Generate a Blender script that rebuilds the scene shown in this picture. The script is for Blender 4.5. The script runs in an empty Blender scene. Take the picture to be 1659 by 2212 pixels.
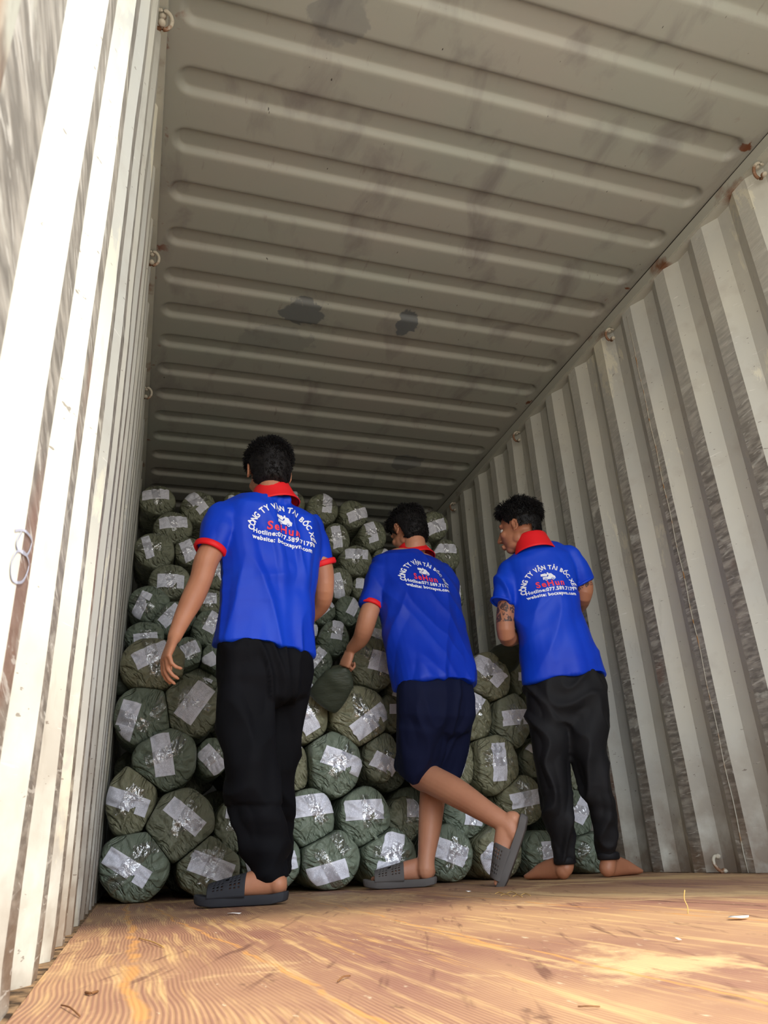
import bpy, bmesh, math, random
import numpy as np
from mathutils import Vector, Matrix, noise
from mathutils.bvhtree import BVHTree

V = Vector
sc = bpy.context.scene
col = sc.collection
random.seed(7)

# ------------------------------------------------------------------ camera
CAM = V((0.1034, 0.0, 0.1326)); FPX = 1653.377
R_ = V((0.94816, -0.31395, -0.04899)); YAW, PIT, ROL = 0.3187, 0.4193, -0.0516
def cam_axes():
    cy, sy = math.cos(YAW), math.sin(YAW)
    f = V((sy*math.cos(PIT), cy*math.cos(PIT), math.sin(PIT)))
    r0 = V((cy, -sy, 0)); u0 = r0.cross(f)
    c, s = math.cos(ROL), math.sin(ROL)
    return c*r0+s*u0, -s*r0+c*u0, f
CR, CU, CF = cam_axes()
cam = bpy.data.objects.new('camera', bpy.data.cameras.new('camera')); col.objects.link(cam)
cam.matrix_world = Matrix(((CR.x, CU.x, -CF.x, CAM.x), (CR.y, CU.y, -CF.y, CAM.y), (CR.z, CU.z, -CF.z, CAM.z), (0, 0, 0, 1)))
cam.data.sensor_fit = 'HORIZONTAL'; cam.data.sensor_width = 36; cam.data.lens = 36*FPX/1659
cam.data.clip_start = 0.01
cam.data.dof.use_dof = True; cam.data.dof.focus_distance = 3.0; cam.data.dof.aperture_fstop = 22
sc.camera = cam

def at(px, py, Y):
    """world point on the plane y = Y seen at a given spot of the photograph"""
    d = CF + CR*((px-829.5)/FPX) - CU*((py-1106)/FPX)
    return CAM + d*((Y-CAM.y)/d.y)

# ------------------------------------------------------------------ light
sc.view_settings.view_transform = 'Standard'; sc.view_settings.look = 'None'
sc.view_settings.gamma = 1; sc.view_settings.use_curve_mapping = False
sc.view_settings.exposure = 0.12
SKY_TOP, SKY_LOW, GROUND, SKY_STR = (0.66, 0.80, 1.0), (0.92, 0.96, 1.0), (0.56, 0.53, 0.48), 5.0
SUN_STR, SUN_DIR, SUN_COL = 4.2, (-0.50, 1.0, -1.13), (1.0, 0.90, 0.74)
world = bpy.data.worlds.new('daylight'); sc.world = world; world.use_nodes = True
nt = world.node_tree; nt.nodes.clear()
wo = nt.nodes.new('ShaderNodeOutputWorld'); bg = nt.nodes.new('ShaderNodeBackground')
tc = nt.nodes.new('ShaderNodeTexCoord'); sp = nt.nodes.new('ShaderNodeSeparateXYZ'); rp = nt.nodes.new('ShaderNodeValToRGB')
mr = nt.nodes.new('ShaderNodeMapRange'); mr.inputs[1].default_value = -1; mr.inputs[2].default_value = 1
nt.links.new(tc.outputs['Generated'], sp.inputs[0]); nt.links.new(sp.outputs[2], mr.inputs[0]); nt.links.new(mr.outputs[0], rp.inputs[0])
e = rp.color_ramp.elements; e[0].position = 0.0; e[0].color = (*GROUND, 1); e[1].position = 1.0; e[1].color = (*SKY_TOP, 1)
x = e.new(0.49); x.color = (*GROUND, 1); x = e.new(0.52); x.color = (*SKY_LOW, 1); x = e.new(0.7); x.color = (0.8, 0.88, 1, 1)
nt.links.new(rp.outputs[0], bg.inputs[0]); bg.inputs[1].default_value = SKY_STR; nt.links.new(bg.outputs[0], wo.inputs[0])
sun = bpy.data.objects.new('sun', bpy.data.lights.new('sun', 'SUN')); col.objects.link(sun)
sun.data.energy = SUN_STR; sun.data.color = SUN_COL; sun.data.angle = math.radians(7)
sun.rotation_euler = V(SUN_DIR).to_track_quat('-Z', 'Y').to_euler(); sun.location = (3, -4, 6)
po = bpy.data.objects.new('doorway_daylight', bpy.data.lights.new('doorway_daylight', 'AREA')); col.objects.link(po)
po.data.shape = 'RECTANGLE'; po.data.size = 2.42; po.data.size_y = 2.72; po.data.cycles.is_portal = True
po.location = (1.175, -0.13, 1.36); po.rotation_euler = (math.radians(90), 0, 0)

# ------------------------------------------------------------------ material helpers
class Mat:
    def __init__(s, name, rough=0.5, spec=0.4, metal=0.0, coat=0.0):
        s.m = bpy.data.materials.new(name); s.m.use_nodes = True; s.t = s.m.node_tree
        s.b = s.t.nodes['Principled BSDF']
        s.b.inputs['Roughness'].default_value = rough; s.b.inputs['Specular IOR Level'].default_value = spec
        s.b.inputs['Metallic'].default_value = metal; s.b.inputs['Coat Weight'].default_value = coat
        s.co = s.t.nodes.new('ShaderNodeTexCoord').outputs['Object']
    def n(s, k): return s.t.nodes.new(k)
    def l(s, a, b): s.t.links.new(a, b)
    def mapped(s, scale=(1, 1, 1), rot=(0, 0, 0), src=None):
        m = s.n('ShaderNodeMapping'); m.inputs['Scale'].default_value = scale; m.inputs['Rotation'].default_value = rot
        s.l(src or s.co, m.inputs[0]); return m.outputs[0]
    def noise(s, scale, detail=4, stretch=(1, 1, 1), rough=0.55, dist=0.0, src=None):
        n = s.n('ShaderNodeTexNoise'); n.inputs['Scale'].default_value = scale; n.inputs['Detail'].default_value = detail
        n.inputs['Roughness'].default_value = rough; n.inputs['Distortion'].default_value = dist
        s.l(s.mapped(stretch, src=src), n.inputs['Vector']); return n.outputs['Fac']
    def ramp(s, fac, lo, hi, a=0.0, b=1.0):
        m = s.n('ShaderNodeMapRange'); m.inputs[1].default_value = lo; m.inputs[2].default_value = hi
        m.inputs[3].default_value = a; m.inputs[4].default_value = b; s.l(fac, m.inputs[0]); return m.outputs[0]
    def mix(s, fac, a, b):
        m = s.n('ShaderNodeMix'); m.data_type = 'RGBA'
        for sock, v in ((m.inputs[0], fac), (m.inputs[6], a), (m.inputs[7], b)):
            if isinstance(v, tuple): sock.default_value = (*v[:3], 1)
            elif isinstance(v, (int, float)): sock.default_value = v
            else: s.l(v, sock)
        return m.outputs[2]
    def math(s, op, a, b=0.0):
        m = s.n('ShaderNodeMath'); m.operation = op
        for i, v in enumerate((a, b)):
            if isinstance(v, (int, float)): m.inputs[i].default_value = v
            else: s.l(v, m.inputs[i])
        return m.outputs[0]
    def xyz(s, src=None):
        m = s.n('ShaderNodeSeparateXYZ'); s.l(src or s.co, m.inputs[0]); return m.outputs
    def color(s, c):
        if isinstance(c, tuple): s.b.inputs['Base Color'].default_value = (*c[:3], 1)
        else: s.l(c, s.b.inputs['Base Color'])
        return s
    def bump(s, h, strength=0.3, dist=0.01):
        b = s.n('ShaderNodeBump'); b.inputs['Strength'].default_value = strength; b.inputs['Distance'].default_value = dist
        s.l(h, b.inputs['Height']); s.l(b.outputs[0], s.b.inputs['Normal']); return s
def lin(r, g, b):
    f = lambda c: (c/255/12.92) if c/255 <= 0.04045 else ((c/255+0.055)/1.055)**2.4
    return (f(r), f(g), f(b))

def wall_material(name, crest):
    m = Mat(name, 0.55, 0.35)
    big = m.noise(1.3, 5); fine = m.noise(9, 6)
    c = m.mix(m.ramp(big, 0.35, 0.7), lin(190, 191, 184), lin(206, 204, 190))
    c = m.mix(m.ramp(fine, 0.55, 0.75, 0, 0.35), c, lin(168, 160, 148))
    scr = m.noise(14, 3, (1, 0.5, 6), dist=1.5)                     # short pale scratches, roughly level
    c = m.mix(m.ramp(scr, 0.70, 0.73, 0, 0.6), c, lin(232, 230, 222))
    z = m.xyz()[2]
    c = m.mix(m.ramp(m.noise(3.2, 7, (1, 1, 0.35), rough=0.68, dist=0.4), 0.60, 0.63, 0, 0.7), c, lin(226, 222, 200))     # old touch-up paint
    c = m.mix(m.ramp(m.noise(5, 6, (1, 1, 0.22), rough=0.7), 0.60, 0.72, 0, 0.5), c, lin(140, 134, 122))                  # grime runs
    c = m.mix(m.ramp(m.noise(34, 3, (1, 1, 2.5)), 0.70, 0.72, 0, 0.7), c, lin(104, 94, 84))                               # chips
    if crest:
        rub = m.noise(5, 6, (1, 1, 3.2), dist=1.0); hgt = m.ramp(z, 2.6, 1.5)
        msk = m.math('MULTIPLY', m.ramp(rub, 0.30, 0.42), hgt)
        gr = m.mix(m.ramp(m.noise(12, 6, (1, 1, 5)), 0.4, 0.65), lin(122, 118, 110), lin(172, 167, 156))
        gr = m.mix(m.ramp(m.noise(2.2, 3), 0.6, 0.68, 0, 0.7), gr, lin(140, 108, 92))
        c = m.mix(msk, c, gr)
        m.bump(m.noise(30, 5, (1, 1, 3)), 0.35, 0.004)
    low = m.math('MULTIPLY', m.ramp(z, 0.55, 0.0), m.ramp(m.noise(6, 6), 0.34, 0.58))
    c = m.mix(m.math('MULTIPLY', low, 0.75), c, lin(112, 88, 66))   # dirt and rust along the floor
    rust = m.noise(4.5, 6, (1, 1, 0.4), dist=0.6)
    c = m.mix(m.ramp(rust, 0.735, 0.76), c, lin(120, 62, 34))
    if crest: c = m.mix(m.ramp(m.noise(10, 5, (1, 1, 7), dist=1.0), 0.60, 0.64, 0, 0.6), c, lin(205, 202, 192))
    m.color(c)
    if not crest: m.bump(m.noise(4, 4), 0.25, 0.01)
    return m.m
M = {}
M['wall'] = wall_material('painted_wall_panel', False)
M['crest'] = wall_material('scuffed_wall_ridge', True)

m = Mat('painted_roof_panel', 0.5, 0.35)
c = m.mix(m.ramp(m.noise(1.6, 4), 0.35, 0.7), lin(152, 155, 144), lin(158, 155, 145))
sm = m.noise(3.0, 6, (1.6, 0.8, 1), dist=0.5)
c = m.mix(m.ramp(sm, 0.54, 0.70, 0, 0.6), c, lin(112, 106, 104))
st = m.noise(16, 4, (2.2, 0.35, 1)); c = m.mix(m.ramp(st, 0.66, 0.74, 0, 0.45), c, lin(122, 114, 106))
def blot(m, c, x, y, rx, ry, colr, amount=0.9):
    X = m.xyz()
    dx = m.math('DIVIDE', m.math('SUBTRACT', X[0], x), rx); dy = m.math('DIVIDE', m.math('SUBTRACT', X[1], y), ry)
    d = m.math('ADD', m.math('MULTIPLY', dx, dx), m.math('MULTIPLY', dy, dy))
    d = m.math('ADD', d, m.math('MULTIPLY', m.math('SUBTRACT', m.noise(9, 4, dist=0.5), 0.5), 3.2))
    return m.mix(m.ramp(d, 1.05, 0.85, 0, amount), c, colr)
for px, py, rx, ry, am in ((650, 678, 0.10, 0.11, 0.75), (878, 700, 0.055, 0.10, 0.85), (600, 735, 0.2, 0.10, 0.25), (730, 30, 0.11, 0.13, 0.35), (880, 998, 0.10, 0.12, 0.5)):
    d = CF + CR*((px-829.5)/FPX) - CU*((py-1106)/FPX); q = CAM + d*((2.705-CAM.z)/d.z)
    c = blot(m, c, q.x, q.y, rx, ry, lin(92, 98, 102), am)
rs = m.math('MULTIPLY', m.ramp(m.noise(11, 5), 0.66, 0.70), m.ramp(m.xyz()[0], 2.15, 2.3))
rs2 = m.math('MULTIPLY', m.ramp(m.noise(10, 5), 0.62, 0.68), m.ramp(m.xyz()[0], 0.09, 0.02))
c = m.mix(rs, c, lin(105, 62, 38)); c = m.mix(rs2, c, lin(115, 60, 40))
c = m.mix(m.ramp(m.noise(22, 2, (3, 1, 1)), 0.775, 0.785), c, lin(60, 55, 50))
m.color(c).bump(m.noise(3, 3), 0.2, 0.01); M['roof'] = m.m

m = Mat('painted_rail', 0.5, 0.35)
m.color(m.mix(m.ramp(m.noise(5, 5), 0.6, 0.72), lin(176, 176, 164), lin(122, 84, 60))); M['rail'] = m.m
m = Mat('rusty_post', 0.7, 0.3)
c = m.mix(m.ramp(m.noise(3.2, 5, (1, 1, 0.5)), 0.5, 0.62), lin(172, 172, 158), lin(150, 96, 52))
c = m.mix(m.ramp(m.noise(6, 5), 0.6, 0.68), c, lin(70, 48, 40))
X = m.xyz(); dz = m.math('MULTIPLY', m.ramp(X[2], 0.46, 0.43), m.ramp(X[2], 0.30, 0.42)); dy = m.ramp(m.math('ABSOLUTE', m.math('SUBTRACT', X[1], 0.345)), 0.07, 0.02)
c = m.mix(m.math('MULTIPLY', dz, dy), c, lin(176, 96, 44))
m.color(c).bump(m.noise(12, 4), 0.4, 0.01); M['post'] = m.m
m = Mat('dark_gap', 0.9, 0.1); m.color(lin(38, 32, 28)); M['gap'] = m.m
m = Mat('packed_dirt', 0.9, 0.1); m.color(m.mix(m.ramp(m.noise(25, 5), 0.42, 0.6), lin(150, 122, 92), lin(62, 50, 40))); M['dirt'] = m.m
m = Mat('weld_seam', 0.6, 0.3); m.color(m.mix(m.ramp(m.noise(14, 4), 0.52, 0.62), lin(170, 166, 152), lin(150, 105, 55))); M['seam'] = m.m

m = Mat('worn_plywood_floor', 0.6, 0.3)
wood_a = m.noise(2.3, 5, (1.0, 0.45, 1), dist=0.6)
c = m.mix(m.ramp(wood_a, 0.36, 0.60), lin(150, 108, 90), lin(190, 150, 112))
wv = m.n('ShaderNodeTexWave'); wv.bands_direction = 'X'; wv.inputs['Scale'].default_value = 52; wv.inputs['Distortion'].default_value = 40   # meandering grain lines
wv.inputs['Detail'].default_value = 1.5; wv.inputs['Detail Scale'].default_value = 0.07; m.l(m.mapped((1, 0.55, 1)), wv.inputs[0])
lm = m.math('MULTIPLY', m.ramp(m.noise(1.6, 3), 0.40, 0.52), m.ramp(m.xyz()[0], 0.75, 0.40, 0.12, 0.85))
c = m.mix(m.math('MULTIPLY', m.ramp(wv.outputs['Fac'], 0.35, 0.75, 0, 0.7), lm), c, lin(134, 92, 78))
st1 = m.noise(1.0, 6, (46, 2.2, 1), rough=0.6); st2 = m.noise(1.0, 6, (20, 1.1, 1), rough=0.65)
c = m.mix(m.ramp(st1, 0.52, 0.66, 0, 0.65), c, lin(222, 184, 128))                       # pale rub lines along the load
c = m.mix(m.ramp(st2, 0.60, 0.68, 0, 0.8), c, lin(206, 160, 98))
c = m.mix(m.ramp(m.noise(1.0, 6, (38, 3.0, 1), src=m.mapped((1, 1, 1), (0, 0, 0.35))), 0.60, 0.70, 0, 0.7), c, lin(104, 70, 58))
c = m.mix(m.ramp(m.noise(1.6, 8, (1, 0.5, 1), rough=0.7, dist=0.5), 0.54, 0.60, 0, 0.75), c, lin(224, 190, 138))   # golden worn islands
c = m.mix(m.ramp(m.noise(26, 5, (1, 0.35, 1), rough=0.7), 0.62, 0.70, 0, 0.6), c, lin(96, 68, 54))
c = m.mix(m.ramp(m.noise(70, 3, (1, 0.3, 1)), 0.68, 0.74, 0, 0.6), c, lin(240, 222, 186))
X = m.xyz(); wob = m.math('MULTIPLY', m.math('SUBTRACT', m.noise(2.5, 4), 0.5), 0.10)
for gx, slope, gw in ((0.125, 0.0, 0.010), (0.36, 0.05, 0.006), (0.62, -0.03, 0.005), (1.15, 0.02, 0.008)):             # gouged lines along the floor
    g = m.math('ABSOLUTE', m.math('SUBTRACT', m.math('ADD', m.math('ADD', X[0], wob), m.math('MULTIPLY', X[1], slope)), gx))
    c = m.mix(m.math('MULTIPLY', m.ramp(g, gw, gw*0.4, 0, 0.85), m.ramp(m.noise(9, 4), 0.38, 0.5)), c, lin(206, 150, 88))
m.color(c).bump(m.math('ADD', m.math('MULTIPLY', st1, 1.0), m.math('MULTIPLY', wv.outputs['Fac'], 0.35)), 0.5, 0.004); M['floor'] = m.m

def sack_material(name, a, b):
    m = Mat(name, 0.36, 0.45)
    c = m.mix(m.ramp(m.noise(3.5, 4), 0.35, 0.65), a, b)
    wx = m.n('ShaderNodeTexWave'); wx.bands_direction = 'X'; wx.inputs['Scale'].default_value = 75; wx.inputs['Distortion'].default_value = 3.0; m.l(m.mapped((1, 1, 1)), wx.inputs[0])
    c = m.mix(m.ramp(wx.outputs['Fac'], 0.6, 1.0, 0, 0.10), c, tuple(v*0.6 for v in a))
    cr = m.noise(7, 7, (1, 1, 1), rough=0.62, dist=1.2)
    rg = m.math('ABSOLUTE', m.math('SUBTRACT', m.noise(5, 3, (1, 0.6, 1), dist=1.6), 0.5))
    m.color(c).bump(m.math('ADD', m.math('ADD', cr, m.math('MULTIPLY', m.ramp(rg, 0.0, 0.06), 0.35)), m.math('MULTIPLY', wx.outputs['Fac'], 0.012)), 0.85, 0.03)
    m.l(m.ramp(m.noise(6, 4), 0.35, 0.65, 0.20, 0.42), m.b.inputs['Roughness'])
    return m.m
M['sack'] = [sack_material('olive_woven_sack', lin(132, 136, 114), lin(152, 155, 132)),
             sack_material('grey_green_woven_sack', lin(122, 134, 116), lin(144, 155, 136)),
             sack_material('khaki_woven_sack', lin(140, 140, 112), lin(162, 160, 132))]
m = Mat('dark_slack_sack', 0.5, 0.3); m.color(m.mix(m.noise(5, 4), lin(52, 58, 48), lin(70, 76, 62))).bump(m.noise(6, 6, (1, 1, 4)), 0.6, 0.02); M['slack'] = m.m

# paper label: rows of small print that break up into words (uv space)
m = Mat('printed_paper_label', 0.45, 0.4)
uv = m.n('ShaderNodeTexCoord').outputs['UV']; U = m.xyz(uv)
rows = m.math('FRACT', m.math('MULTIPLY', U[1], 15)); rown = m.math('FLOOR', m.math('MULTIPLY', U[1], 15))
cb = m.n('ShaderNodeCombineXYZ'); m.l(m.math('MULTIPLY', U[0], 30), cb.inputs[0]); m.l(m.math('MULTIPLY', rown, 7.3), cb.inputs[1])
wn = m.n('ShaderNodeTexNoise'); wn.inputs['Scale'].default_value = 1.0; wn.inputs['Detail'].default_value = 3; m.l(cb.outputs[0], wn.inputs['Vector'])
ink = m.math('MULTIPLY', m.math('MULTIPLY', m.math('GREATER_THAN', rows, 0.45), m.math('GREATER_THAN', wn.outputs['Fac'], 0.47)),
             m.math('MULTIPLY', m.math('GREATER_THAN', U[0], 0.06), m.math('LESS_THAN', U[0], 0.94)))
ink = m.math('MULTIPLY', ink, m.math('MULTIPLY', m.math('GREATER_THAN', U[1], 0.12), m.math('LESS_THAN', U[1], 0.9)))
m.color(m.mix(m.math('MULTIPLY', ink, 0.30), lin(244, 245, 255), lin(120, 122, 138))); M['paper'] = m.m

m = bpy.data.materials.new('clear_packing_tape'); m.use_nodes = True; t = m.node_tree; t.nodes.clear()
o_ = t.nodes.new('ShaderNodeOutputMaterial'); mx = t.nodes.new('ShaderNodeMixShader'); tr = t.nodes.new('ShaderNodeBsdfTransparent'); gl = t.nodes.new('ShaderNodeBsdfGlossy')
gl.inputs['Roughness'].default_value = 0.12; fr = t.nodes.new('ShaderNodeLayerWeight'); fr.inputs[0].default_value = 0.25
mm = t.nodes.new('ShaderNodeMapRange'); mm.inputs[3].default_value = 0.26; mm.inputs[4].default_value = 0.7; t.links.new(fr.outputs['Facing'], mm.inputs[0])
bu = t.nodes.new('ShaderNodeBump'); bu.inputs['Strength'].default_value = 0.9; bu.inputs['Distance'].default_value = 0.02
nz = t.nodes.new('ShaderNodeTexNoise'); nz.inputs['Scale'].default_value = 16; nz.inputs['Detail'].default_value = 4; nz.inputs['Distortion'].default_value = 1.5
tt = t.nodes.new('ShaderNodeTexCoord'); t.links.new(tt.outputs['Object'], nz.inputs['Vector']); t.links.new(nz.outputs['Fac'], bu.inputs['Height']); t.links.new(bu.outputs[0], gl.inputs['Normal'])
t.links.new(mm.outputs[0], mx.inputs[0]); t.links.new(tr.outputs[0], mx.inputs[1]); t.links.new(gl.outputs[0], mx.inputs[2]); t.links.new(mx.outputs[0], o_.inputs[0]); M['tape'] = m

def cloth(name, c1, c2, rough=0.6, sheen=0.0, fine=0.05, spec=0.3):
    m = Mat(name, rough, spec)
    m.color(m.mix(m.ramp(m.noise(4, 3), 0.35, 0.65), c1, c2)).bump(m.noise(160, 2), fine, 0.002)
    m.b.inputs['Sheen Weight'].default_value = sheen
    return m.m
M['blue'] = cloth('royal_blue_polyester', lin(8, 56, 190), lin(12, 66, 202), 0.5, 0.0, spec=0.25)
M['blue2'] = cloth('deep_blue_polyester', lin(8, 48, 172), lin(12, 55, 182), 0.5, 0.0, spec=0.25)
M['red'] = cloth('red_ribbed_trim', lin(226, 24, 34), lin(236, 36, 42), 0.55)
M['black'] = cloth('black_jersey', lin(9, 10, 14), lin(14, 15, 20), 0.8, 0.0, spec=0.15)
M['navy'] = cloth('navy_shorts_cloth', lin(12, 18, 44), lin(16, 22, 50), 0.8, 0.0, spec=0.15)
M['char'] = cloth('black_woven_trousers', lin(17, 17, 20), lin(24, 23, 26), 0.7, 0.0, spec=0.25)
M['white_print'] = cloth('white_print_ink', lin(232, 236, 244), lin(238, 240, 246), 0.5)
M['red_print'] = cloth('red_print_ink', lin(238, 60, 78), lin(240, 66, 84), 0.5)
M['hair'] = cloth('black_hair', lin(14, 13, 14), lin(24, 22, 23), 0.6, spec=0.25)
M['sandal_dark'] = cloth('black_foam_rubber', lin(42, 43, 48), lin(50, 51, 56), 0.7)
M['sandal_grey'] = cloth('grey_foam_rubber', lin(84, 80, 78), lin(96, 92, 90), 0.7)
M['eye'] = cloth('eye_white', lin(190, 182, 172), lin(196, 188, 178), 0.3)
M['iris'] = cloth('dark_iris', lin(30, 20, 16), lin(34, 24, 18), 0.1)
def skin(name, a, b):
    m = Mat(name, 0.5, 0.4)
    m.color(m.mix(m.ramp(m.noise(9, 4), 0.35, 0.65), a, b)).bump(m.noise(120, 4), 0.12, 0.002)
    m.b.inputs['Subsurface Weight'].default_value = 0.08; m.b.inputs['Subsurface Radius'].default_value = (0.012, 0.005, 0.003)
    return m
M['skin1'] = skin('tan_skin', lin(176, 118, 88), lin(188, 130, 98)).m
M['skin2'] = skin('brown_skin', lin(178, 122, 94), lin(190, 134, 104)).m
M['skin3'] = skin('deep_tan_skin', lin(160, 106, 78), lin(172, 116, 86)).m
m = skin('tattooed_skin', lin(160, 106, 78), lin(172, 116, 86))
vo = m.n('ShaderNodeTexVoronoi'); vo.feature = 'DISTANCE_TO_EDGE'; vo.inputs['Scale'].default_value = 26; m.l(m.mapped((1, 1, 0.8)), vo.inputs['Vector'])
n1 = m.noise(30, 3, dist=2.5)
mk = m.math('MULTIPLY', m.math('GREATER_THAN', vo.outputs[0], 0.07), m.ramp(n1, 0.44, 0.48))
m.color(m.mix(m.math('MULTIPLY', mk, 0.85), lin(164, 110, 82), lin(44, 42, 46))); M['tattoo'] = m.m
m = Mat('straw', 0.7, 0.2); m.color(lin(196, 160, 96)); M['straw'] = m.m
m = Mat('dark_splinter', 0.8, 0.2); m.color(lin(122, 84, 52)); M['splinter'] = m.m
m = Mat('white_scrap', 0.6, 0.3); m.color(lin(235, 232, 226)); M['scrap'] = m.m
m = Mat('blue_marker', 0.6, 0.3); m.color(lin(162, 165, 178)); M['marker'] = m.m
m = Mat('bare_ring_steel', 0.5, 0.4); m.color(m.mix(m.ramp(m.noise(20, 4), 0.5, 0.6), lin(186, 178, 160), lin(128, 92, 66))); M['ring'] = m.m
m = Mat('ink_black', 0.6, 0.3); m.color(lin(40, 40, 36)); M['ink'] = m.m

# ------------------------------------------------------------------ object helpers
def link(name, me, mats, parent=None, smooth=True):
    o = bpy.data.objects.new(name, me); col.objects.link(o)
    if parent is not None: o.parent = parent
    for mt in (mats if isinstance(mats, (list, tuple)) else [mats]): me.materials.append(mt)
    if smooth and len(me.polygons): me.polygons.foreach_set('use_smooth', [True]*len(me.polygons))
    return o
def mesh(name, vs, fs):
    me = bpy.data.meshes.new(name); me.from_pydata([tuple(v) for v in vs], [], fs); me.update(); return me
def obj(name, bm, mats, parent=None, smooth=True):
    bmesh.ops.recalc_face_normals(bm, faces=bm.faces[:])
    me = bpy.data.meshes.new(name); bm.to_mesh(me); bm.free(); return link(name, me, mats, parent, smooth)
def empty(name, loc, label, cat, group=None):
    o = bpy.data.objects.new(name, None); col.objects.link(o); o.location = loc; o.empty_display_size = 0.05
    return tag(o, label, cat, group)
def tag(o, label, cat, group=None):
    o['label'] = label; o['category'] = cat
    if group: o['group'] = group
    return o
def struct(o): o['kind'] = 'structure'; return o
def box(bm, lo, hi):
    r = bmesh.ops.create_cube(bm, size=1)
    for v in r['verts']: v.co = V([lo[i]+(v.co[i]+0.5)*(hi[i]-lo[i]) for i in range(3)])
def sphere(bm, c, r, rot=None, seg=20):
    if not isinstance(r, (tuple, list)): r = (r, r, r)
    q = bmesh.ops.create_uvsphere(bm, u_segments=seg, v_segments=seg//2+2, radius=1)
    for v in q['verts']:
        p = V((v.co.x*r[0], v.co.y*r[1], v.co.z*r[2]))
        if rot is not None: p = rot @ p
        v.co = V(c)+p
def loft(bm, st, n=20, power=2.0, caps=True):
    """st: list of (centre, a, b, side) rings, closed at both ends"""
    rings = []; k = len(st)
    for i, (c, a, b, s) in enumerate(st):
        ax = (st[min(i+1, k-1)][0]-st[max(i-1, 0)][0])
        if ax.length < 1e-6: ax = V((0, 0, 1))
        ax.normalize(); s = (s-ax*s.dot(ax))
        if s.length < 1e-4: s = ax.orthogonal()
        s.normalize(); t = ax.cross(s)
        ring = []
        for j in range(n):
            th = 2*math.pi*j/n; ct, sn = math.cos(th), math.sin(th)
            if power != 2.0:
                ct = math.copysign(abs(ct)**(2/power), ct); sn = math.copysign(abs(sn)**(2/power), sn)
            ring.append(bm.verts.new(c+s*(a*ct)+t*(b*sn)))
        rings.append(ring)
    for i in range(k-1):
        for j in range(n):
            bm.faces.new((rings[i][j], rings[i][(j+1) % n], rings[i+1][(j+1) % n], rings[i+1][j]))
    if caps:
        bm.faces.new(rings[0][::-1]); bm.faces.new(rings[-1])
    return rings
def limb(bm, pts, n=14, side=V((1, 0, 0))):
    """pts: list of (Vector, radius); rounded ends"""
    loft(bm, [(p, r, r, side) for p, r in pts], n)
    sphere(bm, pts[0][0], pts[0][1]*0.98, seg=12); sphere(bm, pts[-1][0], pts[-1][1]*0.98, seg=12)
def smooth_pts(pts, sub=4):
    """Catmull-Rom through (Vector, r) points"""
    out = []; k = len(pts)
    for i in range(k-1):
        p = [pts[max(i-1, 0)], pts[i], pts[i+1], pts[min(i+2, k-1)]]
        for j in range(sub):
            t = j/sub; f = lambda a, b, c, d: 0.5*((2*b)+(c-a)*t+(2*a-5*b+4*c-d)*t*t+(3*b-a-3*c+d)*t**3)
            out.append((f(*[q[0] for q in p]), f(*[q[1] for q in p])))
    out.append(pts[-1]); return out
def remeshed(bm, voxel, smooth=3):
    """one continuous skin over everything in bm"""
    bmesh.ops.recalc_face_normals(bm, faces=bm.faces[:])
    me = bpy.data.meshes.new('tmp'); bm.to_mesh(me); bm.free()
    o = bpy.data.objects.new('tmp', me); col.objects.link(o)
    r = o.modifiers.new('r', 'REMESH'); r.mode = 'VOXEL'; r.voxel_size = voxel; r.adaptivity = 0
    if smooth: s = o.modifiers.new('s', 'SMOOTH'); s.factor = 0.5; s.iterations = smooth
    dg = bpy.context.evaluated_depsgraph_get(); dg.update()
    out = bpy.data.meshes.new_from_object(o.evaluated_get(dg))
    bpy.data.objects.remove(o); bpy.data.meshes.remove(me); return out
def displace(me, fn):
    ns = [v.normal.copy() for v in me.vertices]
    for v, n in zip(me.vertices, ns):
        d = fn(v.co, n)
        if isinstance(d, Vector): v.co = v.co+d
        elif d: v.co = v.co+n*d
    me.update()

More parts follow.
